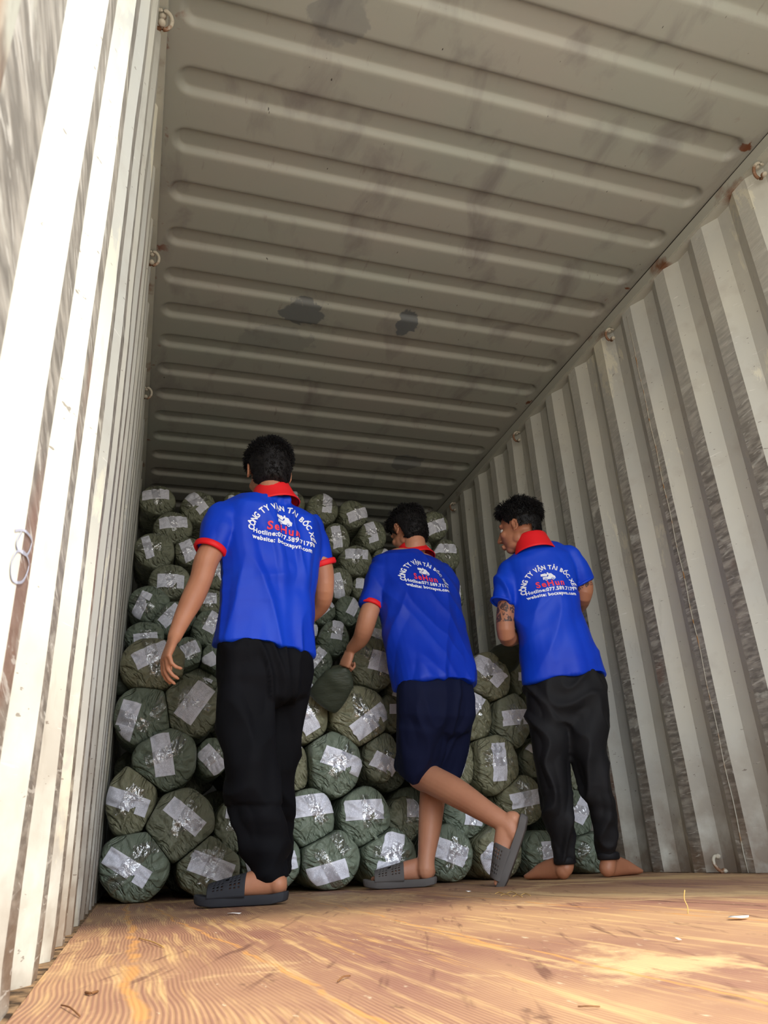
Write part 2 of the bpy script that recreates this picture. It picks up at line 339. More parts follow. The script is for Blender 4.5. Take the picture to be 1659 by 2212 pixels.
# ------------------------------------------------------------------ the container
W_, HC, Y0, Y1 = 2.35, 2.705, -0.12, 11.9
PITCH = 0.279
def wall_profile():
    pts = []; yb = 2.686-PITCH*11
    k = 0
    while True:
        c = yb+PITCH*k
        seq = [(c-0.074-0.068-0.070, 1.0), (c-0.074-0.067, 1.0), (c-0.074, 0.0), (c, 0.0)]
        for y, d in seq:
            if 0.34 < y < Y1: pts.append((y, d, k))
        if c > Y1: break
        k += 1
    return pts
def make_wall(name, side):
    pts = [(Y0, 0.0, 0), (0.34, 0.0, 0)] + wall_profile() + [(Y1, 0.0, 99)]
    fine = []
    for i, (y, d, k) in enumerate(pts[:-1]):
        y2, d2, _ = pts[i+1]
        for t in (0, 0.5): fine.append((y+(y2-y)*t, d+(d2-d)*t))
    fine.append(pts[-1][:2])
    # soften the bends
    zs = [i*2.66/40 for i in range(41)]
    vs = []; sgn = 1 if side == 'right' else -1
    for y, d in fine:
        for z in zs:
            dent = noise.noise(V((y*1.7, z*1.3, 5 if side == 'right' else 9)))*0.005+noise.noise(V((y*6, z*4, 2)))*0.0022
            xx = (W_ if side == 'right' else 0)+sgn*(d*0.036+dent*(1 if 0 < z < 2.6 else 0))
            vs.append((xx, y, z-0.02))
    nz_ = len(zs); fs = []; mi = []
    for i in range(len(fine)-1):
        crest = fine[i][1] < 0.01 and fine[i+1][1] < 0.01
        for j in range(nz_-1):
            q = (i*nz_+j, (i+1)*nz_+j, (i+1)*nz_+j+1, i*nz_+j+1)
            fs.append(q if side == 'left' else q[::-1]); mi.append(1 if crest else 0)
    me = mesh(name, vs, fs); o = struct(link(name, me, [M['wall'], M['crest']], smooth=False))
    me.polygons.foreach_set('material_index', mi)
    sm = o.modifiers.new('thickness', 'SOLIDIFY'); sm.thickness = 0.003; sm.offset = -1
    return o
make_wall('wall_left', 'left'); make_wall('wall_right', 'right')
bm = bmesh.new(); box(bm, (-0.05, Y1, -0.02), (W_+0.05, Y1+0.04, HC+0.03)); struct(obj('wall_back', bm, M['wall'], smooth=False))

bm = bmesh.new()
nx, ny = 48, 120
box(bm, (-0.04, Y0, -0.04), (W_+0.04, Y1, 0.0))
struct(obj('floor', bm, M['floor'], smooth=False))

def make_ceiling():
    xs = [-0.03, 0.0]+[0.012+0.007*i for i in range(18)]+[0.16+i*(2.19-0.16)/16 for i in range(17)]+[2.2+0.007*i for i in range(19)]+[W_, W_+0.03]
    ys = [Y0]; ribs = []
    for p in range(-1, 11):
        s = 1.574+1.0455*p
        for k in range(4): ribs.append((s+0.074+0.2605*k, s+0.074+0.2605*k+0.122))
    ribs = [r for r in ribs if r[0] > 0.2 and r[1] < Y1-0.05]
    for a, b in ribs:
        ys += [a-0.012]+[a-0.002+(b-a+0.004)*i/18 for i in range(19)]+[b+0.012]
    ys.append(Y1); ys = sorted(set(round(y, 5) for y in ys))
    def h(x, y):
        z = 0.0
        for a, b in ribs:
            if a-0.01 < y < b+0.01:
                cx, hx, cy, hy, r = W_/2, W_/2-0.055, (a+b)/2, (b-a)/2, 0.055
                qx, qy = abs(x-cx)-hx+r, abs(y-cy)-hy+r
                sd = math.hypot(max(qx, 0), max(qy, 0))+min(max(qx, qy), 0)-r
                t = min(max(-sd/0.024, 0), 1); z += 0.025*t*t*(3-2*t)
        z += noise.noise(V((x*1.3, y*1.1, 0)))*0.004+noise.noise(V((x*5, y*4, 3)))*0.0012
        return HC+z
    vs = [(x, y, h(x, y)) for y in ys for x in xs]; n = len(xs)
    fs = [(j*n+i, (j+1)*n+i, (j+1)*n+i+1, j*n+i+1) for j in range(len(ys)-1) for i in range(n-1)]
    o = struct(link('ceiling', mesh('ceiling', vs, fs), M['roof']))
    s_ = o.modifiers.new('thickness', 'SOLIDIFY'); s_.thickness = 0.003; s_.offset = 1
make_ceiling()
# welded seams between roof sheets
k = 1
for p in range(-1, 5):
    bm = bmesh.new(); y = 1.570+1.0455*p
    st = [(V((x/20*(W_-0.06)+0.03, y+0.0015*math.sin(x*2.1), HC+0.002)), 0.0035, 0.003, V((0, 1, 0))) for x in range(21)]
    loft(bm, st, 8); struct(obj('trim_%d' % k, bm, M['seam'])); k += 1
for side in (0, 1):                                                 # top side rails
    bm = bmesh.new(); lo, hi = ((-0.06, 0.018) if side == 0 else (W_-0.018, W_+0.06))
    box(bm, (lo, Y0, 2.636), (hi, Y1, 2.697)); bmesh.ops.bevel(bm, geom=bm.edges[:], offset=0.004, segments=2, affect='EDGES')
    struct(obj('trim_%d' % k, bm, M['rail'], smooth=False)); k += 1
    bm = bmesh.new(); x0 = 0.0 if side == 0 else W_-0.014           # dark open joint above the rail
    box(bm, (x0, Y0, 2.6965), (x0+0.014, Y1, 2.7035)); struct(obj('trim_%d' % k, bm, M['gap'], smooth=False)); k += 1
    bm = bmesh.new(); x0 = 0.0 if side == 0 else W_-0.006           # dirt filled joint at the floor
    for i in range(60):
        y = Y0+i*0.1; w = 0.005+0.005*abs(noise.noise(V((i*0.7, 0, side))))
        box(bm, (x0-(0.02 if side == 0 else w), y, -0.001), (x0+(w if side == 0 else 0.02), y+0.101, 0.0012+0.0025*abs(noise.noise(V((i*1.3, 3, side))))))
    struct(obj('baseboard_left' if side == 0 else 'baseboard_right', bm, M['dirt'], smooth=False))
# corner post beside the open end, with a rusty slot
bm = bmesh.new(); box(bm, (-0.07, Y0, -0.02), (0.016, 0.30, 2.64)); bmesh.ops.bevel(bm, geom=bm.edges[:], offset=0.006, segments=2, affect='EDGES')
struct(obj('trim_%d' % k, bm, M['post'], smooth=False)); k += 1
bm = bmesh.new(); box(bm, (W_-0.016, Y0, -0.02), (W_+0.07, 0.30, 2.64)); struct(obj('trim_%d' % k, bm, M['post'], smooth=False)); k += 1
bm = bmesh.new(); box(bm, (-0.04, Y0, 2.55), (W_+0.04, Y0+0.10, 2.72)); struct(obj('trim_%d' % k, bm, M['rail'], smooth=False)); k += 1

def ring(x, y, z, sgn, label, vertical=True):
    t = empty('lashing_ring', (x, y, z), label, 'lashing ring', 'lashing rings along the walls')
    bm = bmesh.new(); pts = []
    for i in range(15):
        a = math.pi*(-0.12+1.24*i/14)
        pts.append((V((sgn*0.030*math.sin(a), 0.012*math.cos(a)+0.012, -0.030*math.cos(a)-0.012 if vertical else 0.030*math.cos(a))), 0.0065))
    limb(bm, pts, 10); obj('ring_bar', bm, M['ring'], t)
    bm = bmesh.new(); sphere(bm, (0, 0.02, 0.018 if vertical else 0.026), (0.012, 0.012, 0.010)); obj('weld_bead', bm, M['ring'], t)
    bm = bmesh.new(); sphere(bm, (0, 0.0, -0.045 if vertical else -0.026), (0.012, 0.014, 0.010)); obj('weld_bead', bm, M['ring'], t)
names = ['nearest to the open end', 'second from the open end', 'third from the open end', 'deepest in the container']
for i, y in enumerate((1.683, 2.787, 3.90, 5.03)):
    ring(W_-0.004, y, 2.607, -1, 'painted steel lashing ring high on the right wall, '+names[i])
for i, y in enumerate((1.683, 2.787, 3.90)):
    ring(0.004, y, 2.607, 1, 'painted steel lashing ring high on the left wall, '+names[i])
r0 = at(1562, 1872, 2.78); ring(W_-0.002, r0.y, 0.034, -1, 'dirty steel lashing ring low on the right wall just above the floor', False)

# faint blue marker loops on the left wall
def stroke(bm, pts, r, n=6): loft(bm, [(p, r, r*0.4, V((0, 1, 0))) for p, _ in smooth_pts([(p, 0) for p in pts], 5)], n)
def onleft(px, py, X=0.0):
    d = CF + CR*((px-829.5)/FPX) - CU*((py-1106)/FPX); return CAM + d*((X-CAM.x)/d.x)
wl = bpy.data.objects['wall_left'].data; wbv = BVHTree.FromPolygons([v.co for v in wl.vertices], [tuple(p.vertices) for p in wl.polygons])
def onwall(px, py):
    d = (onleft(px, py)-CAM).normalized(); h = wbv.ray_cast(CAM, d); return h[0]+V((0.0012, 0, 0))
def loop(pts):
    q = smooth_pts([(V((a, b, 0)), 0) for a, b in pts], 6); P_ = [onwall(p.x, p.y) for p, _ in q]; vs = []
    for i, p in enumerate(P_):
        t_ = (P_[min(i+1, len(P_)-1)]-P_[max(i-1, 0)]).normalized(); n_ = V((1, 0, 0)).cross(t_)*0.0012; vs += [p+n_, p-n_]
    return vs, [(2*i, 2*i+1, 2*i+3, 2*i+2) for i in range(len(P_)-1)]
a_, b_ = loop(((30, 1146), (50, 1146), (66, 1168), (56, 1198), (36, 1190), (22, 1218), (24, 1252), (46, 1256), (60, 1222), (52, 1196), (36, 1186), (34, 1170), (44, 1150)))
o = link('marker_scrawl', mesh('marker_scrawl', a_, b_), M['marker'], smooth=False); tag(o, 'faint grey blue looped marker scrawl on the left wall', 'scrawl')
s_ = o.modifiers.new('ink', 'SOLIDIFY'); s_.thickness = 0.0004
bm = bmesh.new(); loft(bm, [(V((W_-0.0005, 2.650+0.003*math.sin(i*1.3), i*0.065)), 0.0022, 0.002, V((0, 1, 0))) for i in range(41)], 6)
struct(obj('trim_%d' % k, bm, M['seam'])); k += 1

# ------------------------------------------------------------------ bales
CROP = {1: (200, 1000, 2.9625), 2: (600, 1020, 3.456), 3: (900, 1040, 3.318), 4: (180, 1420, 2.765), 5: (560, 1380, 2.765), 6: (960, 1380, 3.318)}
BALES = [
 # crop, cx, cy, rx, ry, label centre, label length, width, tilt (deg, + turns down to the right), depth Y, colour, text, group key
 (1, 400, 232, 110, 100, 404, 203, 172, 65, 0, 4.86, 0, 'small olive bale in the top left corner against the left wall', 't'),
 (1, 680, 280, 112, 105, 662, 247, 165, 75, 50, 4.84, 0, 'olive bale second along the top row, its label slanting down to the right', 't'),
 (1, 925, 268, 92, 90, 925, 250, 120, 70, 10, 4.84, 0, 'olive bale showing only its top just left of the head of the left worker', 't'),
 (1, 1275, 262, 92, 92, 1275, 212, 78, 75, 92, 4.88, 0, 'olive bale on the top row just right of the head of the left worker', 't'),
 (2, 337, 270, 120, 120, 370, 230, 155, 72, 96, 4.8, 0, 'olive top row bale right of the left worker, with an upright label', 't'),
 (2, 568, 308, 108, 110, 598, 318, 155, 75, -20, 4.8, 0, 'olive top row bale halfway between the two heads, label rising to the right', 't'),
 (1, 515, 412, 124, 106, 517, 383, 180, 75, -4, 4.74, 0, 'olive bale in the second row, level label, nearest the left wall', 'u'),
 (2, 445, 492, 100, 120, 440, 483, 165, 68, 82, 4.72, 0, 'olive bale right behind the right shoulder of the left worker, upright label', 'u'),
 (2, 715, 470, 105, 118, 700, 448, 155, 72, 76, 4.72, 0, 'olive bale just left of the head of the middle worker, steep label', 'u'),
 (1, 370, 555, 127, 120, 352, 537, 150, 55, 76, 4.62, 0, 'olive bale with a narrow steep label beside the left wall above the left hand', 'u'),
 (1, 618, 562, 92, 92, 612, 560, 130, 82, 68, 4.66, 0, 'olive bale partly behind the left sleeve of the left worker', 'u'),
 (2, 590, 655, 124, 118, 590, 612, 168, 80, 4, 4.6, 0, 'olive bale with a level label left of the left shoulder of the middle worker', 'u'),
 (2, 792, 640, 78, 76, 815, 605, 70, 55, 30, 4.7, 0, 'small olive bale tucked just below the left ear of the middle worker', 'u'),
 (2, 1182, 392, 100, 112, 1178, 408, 150, 88, -18, 4.8, 0, 'olive bale at the top of the right side, label rising to the right', 'r'),
 (2, 1258, 612, 120, 122, 1250, 572, 165, 70, 3, 4.66, 0, 'olive bale with a level label above the right shoulder of the middle worker', 'r'),
 (2, 1098, 575, 62, 78, 1098, 572, 60, 50, 40, 4.78, 0, 'small olive bale peeking out right of the collar of the middle worker', 'r'),
 (2, 1310, 920, 92, 112, 1335, 900, 155, 60, 92, 4.55, 0, 'olive bale with upright label just right of the right arm of the middle worker', 'r'),
 (2, 1352, 1232, 92, 132, 1350, 1230, 170, 60, 82, 3.98, 0, 'olive bale low beside the right wall, right of the back of the middle worker', 'r'),
 (1, 495, 752, 128, 112, 500, 757, 172, 85, 3, 4.5, 0, 'olive bale with a level shiny label left of the elbow of the left worker', 'v'),
 (1, 802, 715, 92, 92, 820, 690, 110, 70, 60, 4.58, 0, 'olive bale between left arm and torso of the left worker, steep label', 'v'),
 (2, 462, 828, 105, 124, 450, 850, 195, 75, 77, 4.5, 0, 'olive bale with a long steep label right of the left worker at elbow height', 'v'),
 (2, 625, 862, 72, 82, 612, 830, 80, 58, 98, 4.56, 0, 'small olive bale left of the left sleeve of the middle worker', 'v'),
 (1, 322, 895, 127, 120, 312, 907, 175, 72, -62, 4.4, 1, 'olive bale beside the left wall with a label rising steeply to the right', 'v'),
 (1, 760, 890, 92, 86, 750, 868, 85, 70, 0, 4.46, 0, 'small olive bale behind the forearm of the left worker with a level label', 'v'),
 (1, 525, 992, 132, 112, 500, 975, 160, 80, -45, 4.34, 1, 'olive bale behind the left wrist of the left worker, label rising to the right', 'v'),
 (2, 340, 1035, 94, 100, 352, 1012, 150, 75, -38, 4.36, 1, 'olive bale right of the right forearm of the left worker, label rising right', 'v'),
 (2, 530, 1030, 96, 112, 570, 1000, 145, 72, -62, 4.4, 1, 'olive bale just left of the left upper arm of the middle worker', 'v'),
 (2, 762, 1080, 82, 98, 788, 1010, 105, 60, 62, 4.4, 1, 'olive bale seen between left arm and side of the middle worker', 'v'),
 (1, 305, 1105, 124, 92, 340, 1125, 155, 70, -5, 4.16, 1, 'olive bale behind the big one beside the left wall, only its top half showing', 'w'),
 (1, 742, 1055, 103, 112, 770, 1015, 150, 80, -62, 4.2, 1, 'olive bale left of the waist of the left worker, label rising steeply', 'w'),
 (1, 612, 1228, 92, 118, 625, 1190, 112, 85, -25, 4.1, 1, 'olive bale directly right of the left hand of the left worker', 'w'),
 (1, 762, 1250, 70, 88, 748, 1265, 95, 85, -30, 4.12, 1, 'small olive bale touching the shirt hem of the left worker', 'w'),
 (2, 425, 1235, 115, 132, 445, 1177, 150, 86, 100, 4.22, 1, 'olive bale with an upright shiny label left of the middle worker at waist height', 'w'),
 (2, 255, 1190, 50, 82, 270, 1180, 85, 60, 95, 4.3, 1, 'narrow slice of olive bale touching the shirt of the left worker', 'w'),
 (2, 310, 1430, 108, 138, 285, 1390, 175, 80, -50, 4.08, 1, 'olive bale right of the shirt hem of the left worker, label rising to the right', 'w'),
 (2, 742, 1235, 98, 72, 752, 1205, 160, 75, 20, 4.1, 1, 'olive bale just above the round bale held by the middle worker', 'w'),
 (1, 680, 1402, 120, 70, 740, 1385, 60, 30, 30, 3.95, 0, 'olive bale with black scribbled writing beside the trouser pocket of the left worker', 'w'),
 (5, 300, 275, 62, 70, 310, 300, 50, 40, 60, 3.98, 1, 'small olive bale under the dark slack sack right of the left worker', 'w'),
 # front heap
 (1, 392, 1285, 205, 172, 378, 1225, 240, 112, -25, 3.68, 2, 'big olive bale under the left hand of the left worker', 'f'),
 (4, 290, 345, 175, 178, 255, 385, 262, 115, 108, 3.66, 1, 'round grey green bale at knee height against the left wall, very shiny tape', 'f'),
 (4, 640, 292, 172, 172, 667, 265, 258, 125, -54, 3.66, 0, 'round olive bale left of the thigh of the left worker, long steep label', 'f'),
 (4, 490, 602, 186, 190, 472, 580, 262, 118, 82, 3.6, 1, 'olive bale left of the knee of the left worker with an upright label', 'f'),
 (4, 775, 592, 95, 110, 768, 612, 175, 105, 48, 3.66, 1, 'small olive bale touching the knee of the left worker, bent paper label', 'f'),
 (4, 222, 862, 150, 205, 262, 862, 260, 112, 20, 3.6, 2, 'tall grey green bale in the second row from the floor at the left wall', 'f'),
 (4, 582, 1002, 212, 200, 605, 950, 250, 112, 40, 3.56, 0, 'big dark olive bale second in the row above the floor, left of the left shin', 'f'),
 (4, 890, 1020, 110, 155, 900, 940, 100, 60, 10, 3.62, 0, 'olive bale without visible label directly behind the left shin of the left worker', 'f'),
 (4, 270, 1265, 208, 200, 260, 1255, 290, 118, 32, 3.52, 1, 'dark green bale on the floor in the left corner against the wall', 'g'),
 (4, 755, 1272, 190, 172, 765, 1255, 265, 132, 20, 3.52, 0, 'green bale on the floor left of the sandal of the left worker', 'g'),
 (4, 1120, 1275, 190, 175, 1130, 1240, 300, 110, -14, 3.56, 1, 'floor bale hidden in the middle by the ankle of the left worker', 'g'),
 (5, 270, 452, 150, 165, 262, 455, 235, 105, 58, 3.64, 2, 'pale green bale touching the right thigh of the left worker, crumpled label', 'f'),
 (5, 605, 456, 174, 178, 665, 490, 245, 110, -38, 3.6, 2, 'round khaki bale midway between left and middle workers, label rising to the right', 'f'),
 (2, 725, 1425, 172, 190, 800, 1425, 235, 150, 15, 3.62, 0, 'round olive bale held against the left hip of the middle worker', 'f'),
 (5, 795, 440, 72, 110, 800, 420, 60, 50, 90, 3.72, 0, 'narrow olive bale just left of the navy shorts', 'f'),
 (5, 455, 742, 172, 182, 500, 730, 250, 110, 20, 3.58, 1, 'wide green bale under the khaki one, tape over its label falling to the right', 'f'),
 (5, 735, 702, 112, 140, 750, 745, 160, 95, 26, 3.62, 0, 'olive bale just left of the hem of the navy shorts', 'f'),
 (5, 232, 770, 70, 130, 216, 660, 120, 60, -60, 3.66, 2, 'narrow pale bale right of the knee of the left worker', 'f'),
 (4, 1365, 962, 143, 172, 1375, 880, 240, 130, -8, 3.56, 1, 'green bale right of the left shin with a broad level label near its top', 'f'),
 (5, 640, 1065, 162, 165, 630, 1020, 222, 122, -3, 3.56, 1, 'green bale above the floor left of the standing shin of the middle worker, level label', 'f'),
 (5, 872, 1075, 112, 122, 920, 1010, 80, 110, 2, 3.64, 0, 'shaded olive bale directly behind the standing shin, plain grey label', 'f'),
 (4, 1485, 1230, 176, 170, 1460, 1290, 245, 118, -17, 3.5, 1, 'green floor bale midway between left and middle workers, label rising to the right', 'g'),
 (5, 790, 1322, 163, 165, 785, 1280, 262, 120, 104, 3.5, 1, 'green floor bale with an upright label behind the toes of the middle worker', 'g'),
 (5, 1150, 1312, 142, 158, 1145, 1275, 195, 122, 22, 3.52, 1, 'green floor bale between the standing foot and the lifted foot', 'g'),
 (5, 1240, 1050, 146, 128, 1280, 1065, 108, 100, 5, 3.6, 1, 'green bale under the lifted shin of the middle worker', 'f'),
 (5, 1450, 1322, 143, 148, 1390, 1310, 165, 110, -60, 3.5, 2, 'green floor bale directly behind the lifted sandal', 'g'),
 (3, 530, 1402, 160, 185, 500, 1340, 300, 118, 42, 3.6, 2, 'big khaki bale on top of the heap between middle and right workers', 'f'),
 (5, 1290, 452, 118, 158, 1262, 400, 170, 110, 125, 3.64, 2, 'khaki bale touching the right side of the navy shorts', 'f'),
 (3, 740, 1395, 72, 130, 745, 1400, 60, 40, 90, 3.74, 0, 'olive bale peeking out left of the shirt hem of the right worker', 'f'),
 (5, 1515, 480, 120, 162, 1532, 470, 155, 92, -5, 3.58, 0, 'olive bale touching the left thigh of the right worker, level label', 'f'),
 (5, 1420, 742, 148, 178, 1430, 735, 232, 82, 86, 3.56, 2, 'large pale green bale with a long upright label between the two right workers', 'f'),
 (5, 1225, 735, 72, 132, 1200, 720, 170, 70, 105, 3.62, 2, 'narrow pale bale just right of the hem of the navy shorts', 'f'),
 (5, 1580, 960, 140, 140, 1595, 955, 180, 92, -12, 3.56, 2, 'pale green bale above the lifted foot, label rising slightly to the right', 'f'),
 (6, 650, 868, 92, 118, 625, 785, 90, 50, 40, 3.64, 0, 'small dark olive bale touching the left knee of the right worker', 'f'),
 (6, 1075, 930, 172, 195, 1075, 900, 120, 90, 90, 3.58, 0, 'wide olive bale behind both knees of the right worker', 'f'),
 (6, 960, 1240, 112, 190, 982, 1225, 195, 110, 118, 3.54, 1, 'olive bale seen between the shins of the right worker, diamond shaped label', 'f'),
 (6, 725, 1560, 138, 150, 742, 1515, 130, 95, 86, 3.5, 1, 'small dark green floor bale left of the left ankle of the right worker', 'g'),
 (6, 1085, 1565, 160, 145, 1238, 1430, 95, 40, 90, 3.5, 1, 'dark green floor bale between and behind the bare feet, nearest the right wall', 'g'),
]
PLACES = {'left': ['left shoulder blade', 'right shoulder blade', 'left ribs', 'right ribs', 'right elbow', 'left waist', 'middle of the back', 'left hip', 'right hip', 'seat', 'back of the near thigh', 'near shin', 'far thigh'],
          'middle': ['shoulder blade', 'right ribs', 'left waist', 'right waist', 'left seat', 'right seat', 'navy hem'], 'right': ['seat', 'right thigh', 'left knee']}
for k_, a, b, r, Y_ in (('left', 545, 1168, 40, 4.76), ('left', 622, 1172, 39, 4.74), ('left', 530, 1245, 38, 4.6), ('left', 602, 1250, 38, 4.6), ('left', 655, 1308, 34, 4.4),
        ('left', 545, 1322, 38, 4.42), ('left', 612, 1328, 36, 4.42), ('left', 522, 1398, 38, 4.16), ('left', 592, 1402, 38, 4.16), ('left', 560, 1520, 58, 3.68), ('left', 555, 1625, 58, 3.66), ('left', 560, 1725, 50, 3.64), ('left', 580, 1600, 40, 3.9),
        ('middle', 893, 1245, 37, 4.66), ('middle', 950, 1300, 36, 4.55), ('middle', 884, 1322, 38, 4.45), ('middle', 940, 1372, 38, 4.3), ('middle', 890, 1500, 56, 3.72), ('middle', 955, 1470, 50, 3.8), ('middle', 925, 1590, 52, 3.7),
        ('right', 1190, 1500, 56, 3.72), ('right', 1278, 1590, 48, 3.72), ('right', 1180, 1625, 36, 3.7)):
    BALES.append((0, a, b, r, r, a, b, r*1.4, r*0.6, 20, Y_, 0, 'olive stacked bale hidden straight behind the %s of the %s worker' % (PLACES[k_].pop(0), k_), k_))
for row in range(5):
    for q in range(9 if row % 2 == 0 else 8):
        BALES.append((-1, 0.135+0.26*q+(0.13 if row % 2 else 0), 0.122+0.222*row, 0.126, 0.121, 0, 0, 0, 0, 0, 4.22+0.02*((q*7+row*3) % 4), 0, 'olive bale stacked out of sight behind the front heap', 'hid'))
CROP[0] = (0, 0, 1.0)
GROUPS = {'hid': 'bales stacked out of sight behind the front heap', 'left': 'bales hidden behind the left worker', 'middle': 'bales hidden behind the middle worker', 'right': 'bales hidden behind the right worker',
          't': 'bales on the top row of the back stack', 'u': 'bales in the upper back stack', 'r': 'bales of the back stack near the right wall',
          'v': 'bales in the middle of the back stack', 'w': 'bales low in the back stack', 'f': 'bales of the front heap', 'g': 'bales lying on the floor'}
PXM = lambda p: (p-CAM).dot(CF)/FPX      # metres covered by one photo pixel at a point

def bale_fn(seed, rx, rz, hd):
    """front cap of a gathered sack end: returns outline factor and cap depth"""
    rnd = random.Random(seed); ph = [rnd.uniform(0, 6.28) for _ in range(12)]
    nf = rnd.choice([9, 11, 13]); exx = rnd.uniform(2.3, 2.8); off = (rnd.uniform(-0.15, 0.15), rnd.uniform(-0.3, 0.15))
    def outline(th):
        return 1+0.022*np.sin(2*th+ph[0])+0.016*np.sin(3*th+ph[1])+0.010*np.sin(5*th+ph[2])+0.006*np.sin(nf*th+ph[3])
    def cap(u, v):
        """u,v in units of rx,rz; returns y offset (negative towards the door)"""
        r = np.sqrt(u*u+v*v); th = np.arctan2(v, u); o = outline(th); q = np.clip(r/o, 0, 1)
        y = -hd*np.clip(1-q**exx, 0, 1)**(1/1.9)
        du, dv = u-off[0], v-off[1]; r2 = np.sqrt(du*du+dv*dv); t2 = np.arctan2(dv, du)
        fold = np.sin(nf*t2+ph[4]+2.0*np.sin(3*r2+ph[5]))+0.6*np.sin((nf*2+1)*t2+ph[6])
        y += 0.10*hd*np.sign(fold)*np.abs(fold)**0.7*np.exp(-((q-0.70)/0.24)**2)
        y += 0.05*hd*np.sin(23*u+6*np.sin(4*v+ph[9]))*np.sin(3*v+ph[10])*np.exp(-((q-0.45)/0.3)**2)
        y += hd*0.05*np.sin(5.1*u+ph[7]+1.5*np.sin(3*v))*np.sin(4.3*v+ph[8])
        y += hd*0.10*np.exp(-(r2/0.10)**2)
        return y
    return outline, cap
def bale_geo(B):
    crop, cx, cy, rxp, ryp, lx, ly, ll, lw, ang, Y, ci, text, gk = B
    if crop == -1: return V((cx, Y, cy)), rxp, ryp, rxp*0.5, 0.45
    ox, oy, s = CROP[crop]; c = at(ox+cx/s, oy+cy/s, Y); k_ = PXM(c); rx, rz = rxp/s*k_, ryp/s*k_*1.04; hd = min(rx, rz)*0.52
    c.y += hd*0.35
    if gk == 'g': c.z = rz*0.97+0.003
    c.z = max(c.z, rz*0.9+0.004); c.z = min(c.z, HC-0.02-rz*1.03); c.x = min(max(c.x, rx*0.98+0.004), W_-rx*0.98-0.004)
    return c, rx, rz, hd, (0.40 if Y < 3.95 else 0.52)
BGEO = [bale_geo(B) for B in BALES]
def squash_planes(i):
    """flats where a bale presses on its neighbours: (nx, nz, offset from its own centre)"""
    c, rx, rz, hd, L = BGEO[i]; out = []
    for j, (c2, rx2, rz2, h2, L2) in enumerate(BGEO):
        if j == i or abs(c2.y-c.y) > 0.36: continue
        dx, dz = c2.x-c.x, c2.z-c.z; d = math.hypot(dx, dz)
        if d < 1e-3: continue
        ux, uz = dx/d, dz/d; r1 = 1/math.hypot(ux/rx, uz/rz); r2 = 1/math.hypot(ux/rx2, uz/rz2)
        if d < (r1+r2)*1.04: out.append((ux, uz, max(d*r1/(r1+r2)-0.0015, r1*0.45)))
    return out
